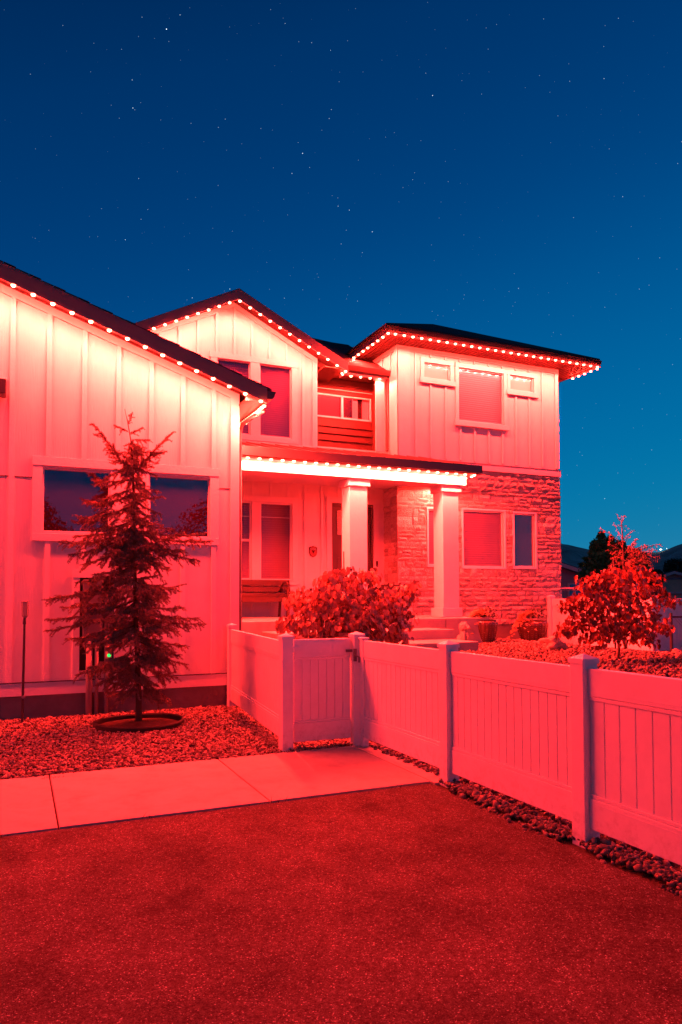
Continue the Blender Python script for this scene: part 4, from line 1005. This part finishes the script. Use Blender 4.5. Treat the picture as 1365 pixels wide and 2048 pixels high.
tips = [  # (start height px, tip px, tip py, depth offset, sag)
    (955, 186, 848, -.1, -.02), (950, 345, 866, .1, -.02), (905, 215, 905, .1, .02), (900, 330, 905, -.1, .02), (870, 285, 855, 0, 0), (865, 228, 850, 0, 0), (850, 265, 825, 0, 0), (880, 300, 880, .1, 0),
    (930, 210, 955, -.1, .02), (935, 315, 950, .1, .02), (960, 188, 962, .1, .03), (970, 322, 985, -.2, .03), (975, 200, 1000, -.2, .04), (990, 170, 1008, 0, .05), (1000, 328, 992, 0, .05), (1000, 325, 1030, -.15, .05),
    (1010, 158, 1035, -.25, .05), (1020, 310, 1032, -.3, .05), (1035, 330, 1050, 0, .05), (1040, 345, 1058, -.2, .06), (1040, 175, 1060, -.2, .06), (1045, 150, 1072, .1, .06),
    (1060, 410, 1066, -.1, .06), (1065, 425, 1082, .1, .05), (1070, 375, 1105, -.3, .07), (1075, 400, 1122, -.2, .05), (1060, 120, 1085, -.2, .07), (1065, 135, 1110, -.3, .06), (1080, 160, 1130, .1, .08), (1070, 200, 1120, -.4, .08), (1080, 330, 1130, -.45, .08),
    (1110, 340, 1140, .2, .05), (1120, 190, 1150, -.4, .06), (1130, 150, 1165, 0, .06), (1150, 110, 1195, -.1, .05), (1160, 85, 1200, -.2, .03), (1165, 350, 1178, -.1, .06), (1170, 365, 1170, .1, .06), (1160, 330, 1190, -.4, .05),
    (1190, 120, 1215, .1, .05), (1200, 95, 1240, -.1, .05), (1220, 92, 1262, -.15, .02), (1210, 370, 1215, -.1, .05), (1225, 400, 1236, -.1, .04), (1235, 412, 1248, .1, .03), (1230, 355, 1265, -.3, .05), (1215, 200, 1240, -.5, .06),
    (1250, 130, 1278, .1, .05), (1255, 165, 1290, -.3, .06), (1270, 370, 1292, .1, .04), (1280, 360, 1312, -.1, .04), (1290, 375, 1330, 0, .04), (1290, 340, 1345, -.25, .05), (1270, 215, 1290, -.45, .06), (1300, 175, 1335, -.1, .05), (1310, 150, 1350, 0, .04), (1320, 190, 1372, -.2, .05),
    (1330, 210, 1385, .1, .05), (1340, 320, 1375, -.2, .05), (1350, 340, 1400, 0, .03), (1360, 230, 1410, -.2, .05), (1330, 355, 1355, .2, .04), (1390, 332, 1402, -.1, .02), (1300, 300, 1340, -.5, .06), (1200, 300, 1225, -.55, .06), (1150, 250, 1180, -.6, .06), (1100, 290, 1130, -.5, .06),
    (1250, 260, 1290, -.55, .06), (1110, 230, 1130, .45, .05), (1180, 300, 1190, .5, .05), (1240, 240, 1250, .5, .05), (1310, 290, 1320, .45, .05)]
br_ = []
for (py, tx, ty, dy, sag) in tips:
    br_.append((trunk_at(py), T(tx, ty, dy + random.uniform(-.12, .12)), sag))
for k in range(170):  # short inner sprays filling the middle
    py = random.uniform(880, 1380); wd = 20 + (py - 900) * .16; a = random.choice((-1, 1)); s = trunk_at(py)
    br_.append((s, T(270 + a * random.uniform(.12, 1) * wd, py + random.uniform(-14, 40), random.uniform(-.45, .45)), .05))
conifer('conifer_tree', Vector((1.458, TY, 0)), trunk, trr, br_, 'young weeping conifer with thin upswept top growing in a black ring', 'conifer', 'needle', needle_len=.021, per=13, needle_w=.0048, step=.013, twig_gap=.034, droop=.25, twig_len=.25)
# edging ring with soil
rg = empty('tree_ring', (RING_C[0], RING_C[1], 0), 'round black rubber edging ring filled with soil around the conifer', 'tree ring')
m = MB(); n = 48; prof = [(0, -.03), (0, .055), (.012, .07), (.028, .07), (.04, .055), (.04, -.03)]; v = []
for k in range(n):
    t = 2 * math.pi * k / n; wr = 1 + .012 * math.sin(3 * t)
    for dr_, zz in prof: v.append((RING_C[0] + (RING_R + dr_) * wr * math.cos(t), RING_C[1] + (RING_R + dr_) * wr * math.sin(t), zz + .006 * math.sin(2 * t + 1)))
m.add(v, [(k * 6 + j, ((k + 1) % n) * 6 + j, ((k + 1) % n) * 6 + j + 1, k * 6 + j + 1) for k in range(n) for j in range(5)]); m.build('edging', 'rubber', rg)
m = MB(); m.lathe([(RING_R * 1.0, .006), (RING_R * .6, .02), (.10, .05), (.01, .055)], (RING_C[0], RING_C[1], 0), 28); m.build('soil_mound', 'soil', rg)

# second, reddish conifer behind the yard tree
CY2 = 9.6
def T2(px, py, dy=0.0): return at(px, py, CY2 + dy)
tp2 = [(1252, 1300), (1250, 1200), (1248, 1130), (1246, 1080), (1244, 1050), (1243, 1030)]
trunk2 = [T2(*q) for q in tp2]; trunk2[0].z = gz(trunk2[0].x, CY2) - .03
tips2 = [(1060, 1236, 1028, 0, 0), (1055, 1248, 1030, 0, 0), (1075, 1226, 1046, 0, -.02), (1080, 1265, 1062, .1, -.05), (1085, 1262, 1072, 0, -.05), (1100, 1206, 1058, 0, -.08), (1105, 1218, 1088, .1, -.05), (1110, 1280, 1077, -.1, -.1), (1115, 1272, 1085, .2, -.05),
         (1120, 1218, 1100, -.1, 0), (1125, 1300, 1090, 0, -.12), (1125, 1322, 1088, -.1, -.08), (1130, 1305, 1100, .2, -.05), (1140, 1318, 1113, 0, -.06), (1135, 1300, 1108, -.2, -.02), (1130, 1222, 1115, .1, 0), (1145, 1222, 1128, 0, 0), (1150, 1226, 1140, .1, 0),
         (1140, 1290, 1130, -.2, .03), (1150, 1275, 1140, -.3, .03), (1150, 1295, 1120, .3, 0), (1160, 1224, 1150, 0, .02), (1165, 1270, 1160, -.2, .02), (1120, 1265, 1120, -.3, 0), (1135, 1240, 1150, -.3, .05), (1150, 1285, 1150, .2, .05), (1180, 1225, 1175, 0, .02), (1180, 1280, 1175, 0, .02)]
def tr2(py):
    t = (1300 - py) / 270; i = min(4, max(0, sum(1 for q in tp2[1:] if q[1] > py))); a, b = tp2[i], tp2[i + 1]; u = (a[1] - py) / (a[1] - b[1]); return T2(a[0] + (b[0] - a[0]) * u, py)
br2 = [(tr2(py), T2(tx, ty, dy + random.uniform(-.1, .1)), sag) for py, tx, ty, dy, sag in tips2]
conifer('conifer_tree', Vector((trunk2[0].x, CY2, trunk2[0].z)), trunk2, [.03, .026, .02, .013, .007, .003], br2, 'feathery red lit conifer rising behind the round leaved yard tree', 'conifer', 'needle2', needle_len=.03, needle_w=.0055, per=6, step=.028, twig_gap=.07, twig_len=.26, droop=.5)
m = MB(); p0 = at(1229, 1160, 9.3); m.tube([(p0.x, 9.3, gz(p0.x, 9.3) - .05), (p0.x, 9.3, at(1229, 1119, 9.3).z)], .017, 6)
m.build('garden_stake', 'wood', label='thin wooden stake beside the feathery conifer', cat='stake')

# ------------------------------------------------------------------ round-leaved (redbud) bushes
def leaf_variants(size, m, n=6):
    out = []
    for k in range(n):
        f = rng.uniform(.12, .35); c = rng.uniform(.05, .25)
        pts = [(0, .05, 0), (-.30, -.06, f * .30), (-.5, .28, f * .5), (-.40, .62, f * .40 - c * .3), (0, 1.0, -c), (.40, .62, f * .40 - c * .3), (.5, .28, f * .5), (.30, -.06, f * .30), (0, .45, -.02)]
        me = bpy.data.meshes.new('leaf'); me.from_pydata([(x * size, y * size, z * size) for x, y, z in pts], [], [(8, 0, 1), (8, 1, 2), (8, 2, 3), (8, 3, 4), (8, 4, 5), (8, 5, 6), (8, 6, 7), (8, 7, 0)])
        me.materials.append(MT[m]); out.append(me)
    return out
def leafy(root, leaf_defs, size, m, near_n=300, name='leaf'):
    """leaf_defs: (pos, dir, up, scale); the largest-looking are single leaves, the rest one joined part"""
    var = leaf_variants(size, m); cam_p = Vector((0, 0, CAM_H))
    # put the ones most exposed to the camera first
    c = sum((l[0] for l in leaf_defs), Vector()) / len(leaf_defs); toc = (cam_p - c).normalized()
    leaf_defs.sort(key=lambda l: -((l[0] - c).dot(toc)) - .3 * l[3])
    V = []; F = []; nb = 0
    for i, (p, d, u, s) in enumerate(leaf_defs):
        d = d.normalized(); x = d.cross(u); 
        if x.length < 1e-3: x = Vector((1, 0, 0))
        x.normalize(); z = x.cross(d)
        mt_ = Matrix(((x.x, d.x, z.x), (x.y, d.y, z.y), (x.z, d.z, z.z)))
        me = var[i % len(var)]
        if i < near_n:
            o = link(name, me, root, p); o.rotation_mode = 'QUATERNION'; o.rotation_quaternion = mt_.to_quaternion(); o.scale = (s, s, s)
        else:
            for vv in me.vertices: V.append(tuple(p + mt_ @ (vv.co * s)))
            for f in me.polygons: F.append([nb + j for j in f.vertices])
            nb += len(me.vertices)
    if V:
        o = link('leaves', fast_mesh('leaves', np.array(V) - np.array(ORG[root])[None], F, m), root, ORG[root]); o['kind'] = 'stuff'
def redbud(base, blobs, n, size, label, trunk, stem_r, Yc, lm='redbud', shrink=1.0):
    """blobs: (px, py, rx_px, ry_px, depth offset, depth radius)"""
    root = empty('redbud_tree', base, label, 'small tree'); pxm = None
    m = MB(); m.tube(trunk, stem_r, 8); m.smooth = True; m.build('trunk', 'bark', root)
    top = Vector(trunk[-1]); wood = MB(); L_ = []
    areas = [b[2] * b[3] for b in blobs]; tot = sum(areas)
    for (px, py, rx, ry, dy, rd), ar in zip(blobs, areas):
        c = at(px, py, Yc + dy); s = (at(px + 1, py, Yc + dy) - c).length; a = rx * s * .92 * shrink; b = ry * s * shrink
        mid = top.lerp(c, .5) + Vector((0, 0, .08)); wood.tube([top - Vector((0, 0, .1)), mid, c], [.014, .009, .005], 5)
        for k in range(4):
            t = 2 * math.pi * random.random(); e = c + Vector((a * .7 * math.cos(t), rd * .7 * math.sin(t), b * .3)); f = e + Vector((a * .2 * math.cos(t), rd * .2 * math.sin(t), -b * .7)); wood.tube([c, e, f], [.005, .0035, .002], 4, caps=False)
        for k in range(int(n * ar / tot)):
            u = Vector((random.gauss(0, 1), random.gauss(0, 1), random.gauss(0, 1))).normalized(); r = random.uniform(.62, 1.06) if random.random() < .8 else random.uniform(.2, .7)
            p = c + Vector((u.x * a * r, u.y * rd * r, u.z * b * r))
            out = Vector((u.x, u.y, 0)); d = Vector((random.uniform(-.5, .5), random.uniform(-.5, .5), -1)) + out * .45
            nrm = out * .9 + Vector((random.uniform(-.6, .6), random.uniform(-.6, .6), .45 + .6 * max(0, u.z)))
            L_.append((p, d, nrm, random.choice((.45, .65, .8, .95, 1.1, 1.25)) * random.uniform(.9, 1.1)))
    wood.build('branches', 'bark', root)['kind'] = 'stuff'
    leafy(root, L_, size, lm); return root
BYc = 9.7
bb = [(690, 1160, 50, 26, 0, .25), (735, 1150, 28, 18, .1, .2), (655, 1165, 28, 22, -.1, .2), (665, 1200, 60, 28, -.25, .35), (620, 1195, 45, 22, 0, .3), (595, 1200, 28, 20, .1, .25), (720, 1205, 60, 30, -.3, .35), (775, 1195, 52, 26, 0, .3), (815, 1185, 26, 20, .1, .2), (830, 1172, 14, 12, .1, .12),
      (640, 1235, 62, 30, -.35, .35), (585, 1246, 34, 16, -.2, .25), (562, 1250, 14, 11, -.1, .15), (700, 1245, 70, 34, -.4, .4), (765, 1240, 62, 32, -.2, .35), (805, 1235, 32, 22, 0, .25), (690, 1275, 110, 22, -.2, .4), (795, 1272, 30, 14, -.1, .2)]
b0 = at(700, 1300, BYc); b0.z = gz(b0.x, BYc) - .02
redbud(b0, bb, 3000, .082, 'wide weeping bush of round leaves between the gate and porch columns', [b0, b0 + Vector((.03, 0, .35)), at(692, 1190, BYc)], [.035, .03, .018], BYc)
stp = at(688, 1103, BYc + .2); m = MB(); m.tube([(stp.x, BYc + .2, gz(stp.x, BYc)), (stp.x, BYc + .2, stp.z)], .009, 6); m.build('garden_stake', 'wood', label='thin dark stake poking out above the wide weeping bush', cat='stake')
TYc = 7.9
tb = [(1180, 1165, 30, 20, 0, .2), (1215, 1160, 42, 22, -.1, .25), (1250, 1150, 40, 22, 0, .25), (1290, 1160, 36, 26, .1, .25), (1318, 1178, 14, 14, .1, .14), (1160, 1205, 40, 18, 0, .2), (1135, 1210, 18, 14, 0, .15), (1200, 1205, 46, 24, -.2, .25), (1245, 1200, 50, 26, -.25, .3), (1290, 1205, 36, 22, 0, .25), (1335, 1200, 22, 12, .1, .15), (1350, 1205, 10, 8, .1, .1),
      (1165, 1240, 36, 20, -.1, .2), (1140, 1255, 20, 18, 0, .15), (1205, 1250, 44, 24, -.25, .25), (1255, 1250, 46, 26, -.2, .3), (1300, 1248, 36, 22, 0, .25), (1330, 1250, 20, 14, .1, .15), (1190, 1275, 38, 16, -.1, .2), (1232, 1272, 26, 14, -.15, .2), (1280, 1270, 34, 16, 0, .2), (1300, 1284, 16, 10, 0, .12), (1122, 1262, 12, 12, 0, .1)]
t0 = at(1237, 1345, TYc); t0.z = gz(t0.x, TYc) - .03
redbud(t0, tb, 2300, .064, 'round weeping tree of red lit leaves on a thin stem behind the fence', [t0, at(1238, 1300, TYc), at(1237, 1262, TYc)], [.022, .018, .015], TYc, 'redbud2', .88)

# ------------------------------------------------------------------ planters, lion, rock
def pot(px, py, Y, zb, r, h, label):
    c = at(px, py, Y); c.z = zb; root = empty('planter', c, label, 'planter', 'tall ribbed planters by the stone wall')
    prof = [(r * .62, 0), (r * .66, .01), (r * .80, h * .25), (r * .94, h * .55), (r * 1.0, h * .80), (r * .97, h * .90), (r * .84, h * .965), (r * .86, h), (r * .78, h), (r * .74, h * .9)]
    m = MB().lathe(prof, c, 44, True, .012); m.build('pot', 'pot', root)
    dm = MB()
    for j in range(9):
        zz = h * (.12 + j * .085); rr = r * (.72 + .28 * min(1, (zz / h) / .8)) * 1.005
        for k in range(22):
            t = 2 * math.pi * k / 22; p = Vector((c.x + rr * math.cos(t), c.y + rr * math.sin(t), c.z + zz)); q = .006
            dm.add([p + Vector((q, 0, 0)), p + Vector((-q, 0, 0)), p + Vector((0, q, 0)), p + Vector((0, -q, 0)), p + Vector((0, 0, q)), p + Vector((0, 0, -q))], [(0, 2, 4), (2, 1, 4), (1, 3, 4), (3, 0, 4), (2, 0, 5), (1, 2, 5), (3, 1, 5), (0, 3, 5)])
    dm.build('glaze_dots', 'pipe', root)['kind'] = 'stuff'
    m = MB(); m.lathe([(r * .73, h * .92), (.02, h * .94)], c, 20); m.build('soil_mound', 'soil', root)
    pl = []; cc = Vector(c)
    for k in range(420):   # trailing leaves to the left, upright to the back
        t = random.gauss(math.pi * 1.0, .65); rr = abs(random.gauss(0, .55)) * r * 1.2; hang = max(0, rr - r * .75)
        p = cc + Vector((rr * math.cos(t), rr * .7 * math.sin(t), h + .16 * (1 - (rr / (r * 1.6)) ** 2) + random.uniform(-.05, .05) - hang * 1.1))
        pl.append((p, Vector((math.cos(t), math.sin(t) - .4, random.uniform(-.6, .3))), Vector((random.uniform(-.3, .3), -.5, 1)), random.uniform(.6, 1.2)))
    leafy(root, pl, .062, 'potleaf', near_n=60)
    pl = [(cc + Vector((random.gauss(.05, .11), random.gauss(0, .09), h + random.uniform(.04, .24))), Vector((random.uniform(-1, 1), random.uniform(-1, 1), random.uniform(0, 1))), Vector((0, -.6, 1)), random.uniform(.5, 1.1)) for k in range(260)]
    nb = len([1]); leafy(root, pl, .045, 'darkleaf', near_n=0)
    fl = MB()
    for k in range(9):
        p = cc + Vector((random.gauss(.05, .10), random.gauss(-.06, .07), h + random.uniform(.10, .26)))
        for q in range(5):
            t = 2 * math.pi * q / 5; a = Vector((math.cos(t), -.3, math.sin(t))) * .018; b = Vector((math.cos(t + .6), -.3, math.sin(t + .6))) * .022; fl.add([p, p + a, p + (a + b) * .7, p + b], [(0, 1, 2, 3)])
    fl.build('flowers', 'petal', root)['kind'] = 'stuff'; return root
pot(1066, 1285, 12.9, .615, .335, .50, 'tall dark ribbed planter of trailing leaves under the wide stone wall window')
pot(968, 1285, 12.0, .715, .285, .47, 'tall dark ribbed planter standing between the lion statue and stone wall')
def lion():
    c = at(928, 1276, 11.42); c.z = .74; root = empty('lion_statue', c, 'small seated stone lion statue beside the porch landing', 'statue')
    bm_v = MB()
    def ell(cx, cy, cz, rx, ry, rz, n=10, k=8):
        v = []; f = []
        for i in range(k + 1):
            ph = math.pi * i / k
            for j in range(n):
                t = 2 * math.pi * j / n; v.append((c.x + cx + rx * math.sin(ph) * math.cos(t), c.y + cy + ry * math.sin(ph) * math.sin(t), c.z + cz + rz * math.cos(ph)))
        for i in range(k):
            for j in range(n): a, b = i * n + j, i * n + (j + 1) % n; f.append((a, a + n, b + n, b))
        bm_v.add(v, f)
    ell(-.01, .06, .10, .085, .11, .10)      # haunches
    ell(.0, .0, .20, .07, .075, .14)         # chest
    ell(-.005, -.005, .34, .088, .085, .10)  # mane
    ell(.025, -.06, .34, .048, .055, .048)   # face
    ell(.03, -.10, .325, .026, .035, .025)   # muzzle
    ell(-.045, -.02, .42, .02, .015, .022); ell(.045, -.02, .42, .02, .015, .022)
    ell(-.035, -.07, .10, .024, .026, .13); ell(.04, -.07, .10, .024, .026, .13)
    ell(-.035, -.10, .015, .03, .045, .022); ell(.04, -.10, .015, .03, .045, .022)
    ell(-.085, .03, .05, .035, .08, .055); ell(.075, .03, .05, .035, .08, .055)
    o = bm_v.build('body', 'statue', root); r = o.modifiers.new('remesh', 'REMESH'); r.mode = 'VOXEL'; r.voxel_size = .009; r.use_smooth_shade = True
    tx = bpy.data.textures.new('curls', 'VORONOI'); tx.noise_scale = .035; d = o.modifiers.new('curls', 'DISPLACE'); d.texture = tx; d.strength = .018; d.mid_level = .4
    m = MB().box(c.x - .12, c.x + .12, c.y - .15, c.y + .15, c.z - .06, c.z + .005); m.build('plinth', 'statue', root, bevel=.006)
lion()
def rock(c, sz, label, seed=0):
    V = []; me = bpy.data.meshes.new('rock'); import bmesh
    bm = bmesh.new(); bmesh.ops.create_icosphere(bm, subdivisions=4, radius=1)
    for v in bm.verts:
        n = noise.noise(v.co * 1.3 + Vector((seed, 0, 0))) * .45 + noise.noise(v.co * 3.1 + Vector((0, seed, 0))) * .16 + noise.noise(v.co * 8) * .05
        v.co *= 1 + n; v.co.x *= sz[0]; v.co.y *= sz[1]; v.co.z *= sz[2]
    bm.to_mesh(me); bm.free(); me.materials.append(MT['rock']); o = link('boulder', me, None, c); return tag(o, label, 'boulder')
rc = at(1107, 1294, 9.9); rock((rc.x, 9.9, gz(rc.x, 9.9) + .09), (.21, .16, .14), 'brown boulder on yard gravel beside the wide ribbed planter', 3)
rc = at(1352, 1316, 9.6); rock((rc.x, 9.6, gz(rc.x, 9.6) + .03), (.10, .10, .09), 'small dark stone by the chain link fence', 8)
# weeds in the joints
wd = MB()
for (x, y, n) in ((.30, 7.22, 26), (1.86, 5.62, 10), (-.12, 5.62, 16), (3.0, 5.60, 14), (.9, 5.64, 6), (2.0, 5.63, 5)):
    for k in range(n):
        a = random.uniform(0, 6.28); l = random.uniform(.015, .06); b = Vector((x + random.gauss(0, .05), y + random.gauss(0, .012), -.01)); e = b + Vector((math.cos(a) * l, math.sin(a) * l, l * .7)); s = Vector((-math.sin(a), math.cos(a), 0)) * .004
        wd.add([b - s, b + s, e], [(0, 1, 2)])
wd.build('weeds', 'darkleaf', label='sparse weeds in the joints and edge of the walk', cat='weeds', kind='stuff')

# ------------------------------------------------------------------ beyond the fence
def far_house(label, corner, w, d, h, ridge, wallm, azim, windows):
    root = empty('neighbour_house', corner, label, 'house'); root.rotation_euler = (0, 0, azim)
    ORG[root] = Vector((0, 0, 0))
    m = MB(); m.prism_y([(-w / 2, -2), (w / 2, -2), (w / 2, h), (0, h + ridge), (-w / 2, h)], 0, d); m.build('wall', wallm, root)
    m = MB(); o = .5
    m.prism_y([(-w / 2 - o, h - ridge * o * 2 / w), (0, h + ridge), (0, h + ridge + .22), (-w / 2 - o, h - ridge * o * 2 / w + .2)], -.4, d + .4)
    m.prism_y([(0, h + ridge), (w / 2 + o, h - ridge * o * 2 / w), (w / 2 + o, h - ridge * o * 2 / w + .2), (0, h + ridge + .22)], -.4, d + .4); m.build('roof', 'far_roof', root)
    m = MB()
    m.prism_y([(-w / 2 - o, h - ridge * o * 2 / w - .06), (0, h + ridge - .06), (0, h + ridge + .17), (-w / 2 - o, h - ridge * o * 2 / w + .17)], -.45, -.401)
    m.prism_y([(0, h + ridge - .06), (w / 2 + o, h - ridge * o * 2 / w - .06), (w / 2 + o, h - ridge * o * 2 / w + .17), (0, h + ridge + .17)], -.45, -.401); m.build('bargeboard', 'rail_red', root)
    for (x, z, ww, hh) in windows:
        f = MB(); f.box(x - ww / 2 - .09, x + ww / 2 + .09, -.05, -.002, z - .09, z + hh + .09); fo = f.build('window', 'rail_red', root)
        MB().box(x - ww / 2, x + ww / 2, -.06, -.051, z, z + hh).build('pane', 'glass_dark', fo)
    return root
def world_at(px, py, depth):
    d = ray(px, py); return Vector((d[0] * depth, d[1] * depth, CAM_H + d[2] * depth))
az = math.atan2(-ray(1345, 1150)[0], ray(1345, 1150)[1])
p = world_at(1349, 1165, 62); r_ = far_house('tan house with shallow gable far behind the yard tree', (p.x, p.y, 0), 5.6, 9, p.z - .15, .95, 'far_wall', az + .12, [(.95, p.z - 2.1, .7, 1.0)])
m = MB(); m.box(-.5, .5, -.03, -.002, p.z + .25, p.z + .40); m.build('gable_vent', 'far_wall2', r_)
m = MB(); m.box(-2.75, 2.75, -.2, -.002, p.z - .95, p.z - .82); m.build('lower_eave', 'rail_red', r_)
p = world_at(1118, 1152, 42); far_house('grey blue house with low dark roof beside the stone wall corner', (p.x - .6, p.y, 0), 5.2, 8, p.z - .15, .9, 'far_wall2', az + .35, [(1.4, p.z - 1.6, .7, 1.1)])
# red lit deck railing just beyond the rear fence
dk = empty('deck_railing', (13.8, 15.4, .6), 'pale deck railing beyond the fence beside the stone corner', 'railing')
A_, B_ = at(1118, 1178, 15.6), at(1160, 1178, 14.6)
m = MB(); m.tube([A_, B_], .05, 4); m.build('rail', 'rail_red', dk)
for t in (.1, .75): q = A_.lerp(B_, t); m = MB(); m.tube([(q.x, q.y, .3), (q.x, q.y, q.z)], .05, 4); m.build('post', 'rail_red', dk)

def blob_tree(name, base, blobs, n, size, m, label, Yd, cat='tree', group=None):
    root = empty(name, base, label, cat, group); b = Vector(base)
    top = sum((c for c, *_ in blobs), Vector()) / len(blobs)
    tm_ = MB(); tm_.tube([b, b.lerp(top, .5), top], [.16 * Yd, .12 * Yd, .06 * Yd], 7)
    for c, rx, rz in blobs: tm_.tube([b.lerp(top, .45), b.lerp(top, .6).lerp(c, .5), c], [.06 * Yd, .04 * Yd, .02 * Yd], 5)
    tm_.build('trunk', 'bark', root)
    P_ = []; w_ = np.array([rx * rz for _, rx, rz in blobs]); w_ = w_ / w_.sum()
    for (c, rx, rz), f in zip(blobs, w_):
        k = int(n * f); u = rng.normal(0, 1, (k, 3)); u /= np.linalg.norm(u, axis=1)[:, None]; r = rng.uniform(.35, 1.05, (k, 1)) ** .7
        q = np.array(c)[None] + u * r * np.array([[rx, rx, rz]]); clump = rng.normal(0, .06 * rx, (max(1, k // 12), 3)); 
        P_.append(q + clump[rng.integers(0, len(clump), k)])
    P_ = np.concatenate(P_); n = len(P_); a = rng.normal(0, 1, (n, 3)); a /= np.linalg.norm(a, axis=1)[:, None]; c = np.cross(a, rng.normal(0, 1, (n, 3))); c /= np.linalg.norm(c, axis=1)[:, None]
    s = size * rng.uniform(.5, 1.3, (n, 1))
    V = np.stack([P_ - a * s, P_ - c * s * .55, P_ + a * s, P_ + c * s * .55], 1).reshape(-1, 3); F = np.arange(n * 4).reshape(-1, 4)
    o = link('crown', fast_mesh('crown', V - np.array(ORG[root])[None], F, m), root, ORG[root]); o['kind'] = 'stuff'; return root
D = 34
def B(px, py, rx, rz, D=D): s = D / F_PX; return (world_at(px, py, D), rx * s, rz * s)
gb = world_at(1232, 1200, D); gb.z = 0
blob_tree('shade_tree', gb, [B(1190, 1100, 10, 22), B(1203, 1088, 10, 26), B(1222, 1092, 10, 20), B(1200, 1125, 26, 26), B(1235, 1115, 26, 30), B(1222, 1082, 8, 10), B(1262, 1120, 22, 26), B(1285, 1125, 14, 20), B(1180, 1150, 22, 18), B(1215, 1150, 30, 16), B(1165, 1130, 8, 5), B(1172, 1118, 5, 5), B(1270, 1150, 28, 16), B(1240, 1095, 12, 14)],
          9000, .10, 'treeleaf', 'green leafy tree with pointed tops standing beyond the rear fence', 1.0)
for (px, py, rx, rz, D2, lb) in ((1312, 1150, 13, 10, 55, 'small round dark tree left of the tan house'), (1350, 1128, 20, 10, 70, 'dark spreading tree rising behind the tan house')):
    g = world_at(px, 1200, D2); g.z = 0; s = D2 / F_PX
    blob_tree('distant_tree', g, [(world_at(px, py, D2), rx * s, rz * s), (world_at(px + rx * .6, py + 5, D2), rx * s * .7, rz * s * .8), (world_at(px - rx * .5, py + 6, D2), rx * s * .6, rz * s * .7), (world_at(px, py + 14, D2), rx * s, rz * s)], 1800, .16, 'fartree', lb, 1.2)
# trees behind the photographer, seen only mirrored in the garage panes
for (x, y, h, r, lb) in ((0.5, -9, 5.7, 1.25, 'dark tree across the drive mirrored in the left garage pane'), (7.5, -9, 5.9, 1.7, 'dark tree across the drive mirrored in the right garage pane')):
    blob_tree('yard_tree', (x, y, 0), [(Vector((x, y, h - r)), r * .8, r), (Vector((x + r * .6, y, h - 1.6 * r)), r * .7, r * .8), (Vector((x - r * .6, y, h - 1.5 * r)), r * .7, r * .8)], 3500, .10, 'fartree', lb, .7)

# mountains
def ridge_profile(px):
    pts = [(-400, 1040), (400, 1060), (900, 1075), (1060, 1080), (1122, 1087), (1145, 1090), (1170, 1095), (1200, 1101), (1250, 1104), (1290, 1102), (1318, 1102), (1335, 1098), (1350, 1091), (1365, 1086), (1450, 1060), (1600, 1030), (1900, 1010), (2400, 1030)]
    return float(np.interp(px, [p[0] for p in pts], [p[1] for p in pts]))
def mountains(name, scale_h, dist, lab_seed, z_extra, pxs):
    V = []; F = []; nr = 26; nc = len(pxs)
    for j in range(nr + 1):
        t = j / nr
        for i, px in enumerate(pxs):
            d = ray(px, 1182); dh = np.array([d[0], d[1]]); dh /= math.hypot(*dh)
            dd = dist * (.42 + .58 * t); top = ray(px, ridge_profile(px)); e = top[2] / math.hypot(top[0], top[1]) * dist * scale_h
            nz = noise.fractal(Vector((px * .012, t * 2.2, lab_seed)), .9, 2.1, 6)
            prof = t ** 1.15
            z = e * prof + nz * e * .22 * math.sin(math.pi * min(1, t * .98)) ** .8
            V.append((dh[0] * dd, dh[1] * dd, z - 2))
    for j in range(nr):
        for i in range(nc - 1): a = j * nc + i; F.append((a, a + 1, a + nc + 1, a + nc))
    # far side falls away again
    b = len(V)
    for i, px in enumerate(pxs):
        x, y, z = V[nr * nc + i]; V.append((x * 1.5, y * 1.5, -2))
    for i in range(nc - 1): a = nr * nc + i; F.append((a, a + 1, b + i + 1, b + i))
    o = link(name, fast_mesh(name, V, F, 'mountain', True)); o['kind'] = 'structure'
mountains('mountains', 1.0, 3200, 1.7, 0, list(np.arange(-500, 2500, 9.0)))
# lights of a site on the saddle of the ridge
for px, py, r, lb in ((1322, 1099, 5.2, 'bright white lamp shining on the mountain saddle'), (1308, 1100, 2.6, 'fainter lamp on the mountain saddle beside the bright one'), (1334, 1097, 1.6, 'faintest lamp on the ridge right of the bright one')):
    q = world_at(px, py, 3150 / math.hypot(*ray(px, py)[:2])); m = MB(); m.lathe([(.1, -r * .5), (r, 0), (.1, r * .5)], q, 10); o = m.build('ridge_lamp', 'town_light', label=lb, cat='lamp', group='lamps on the ridge')
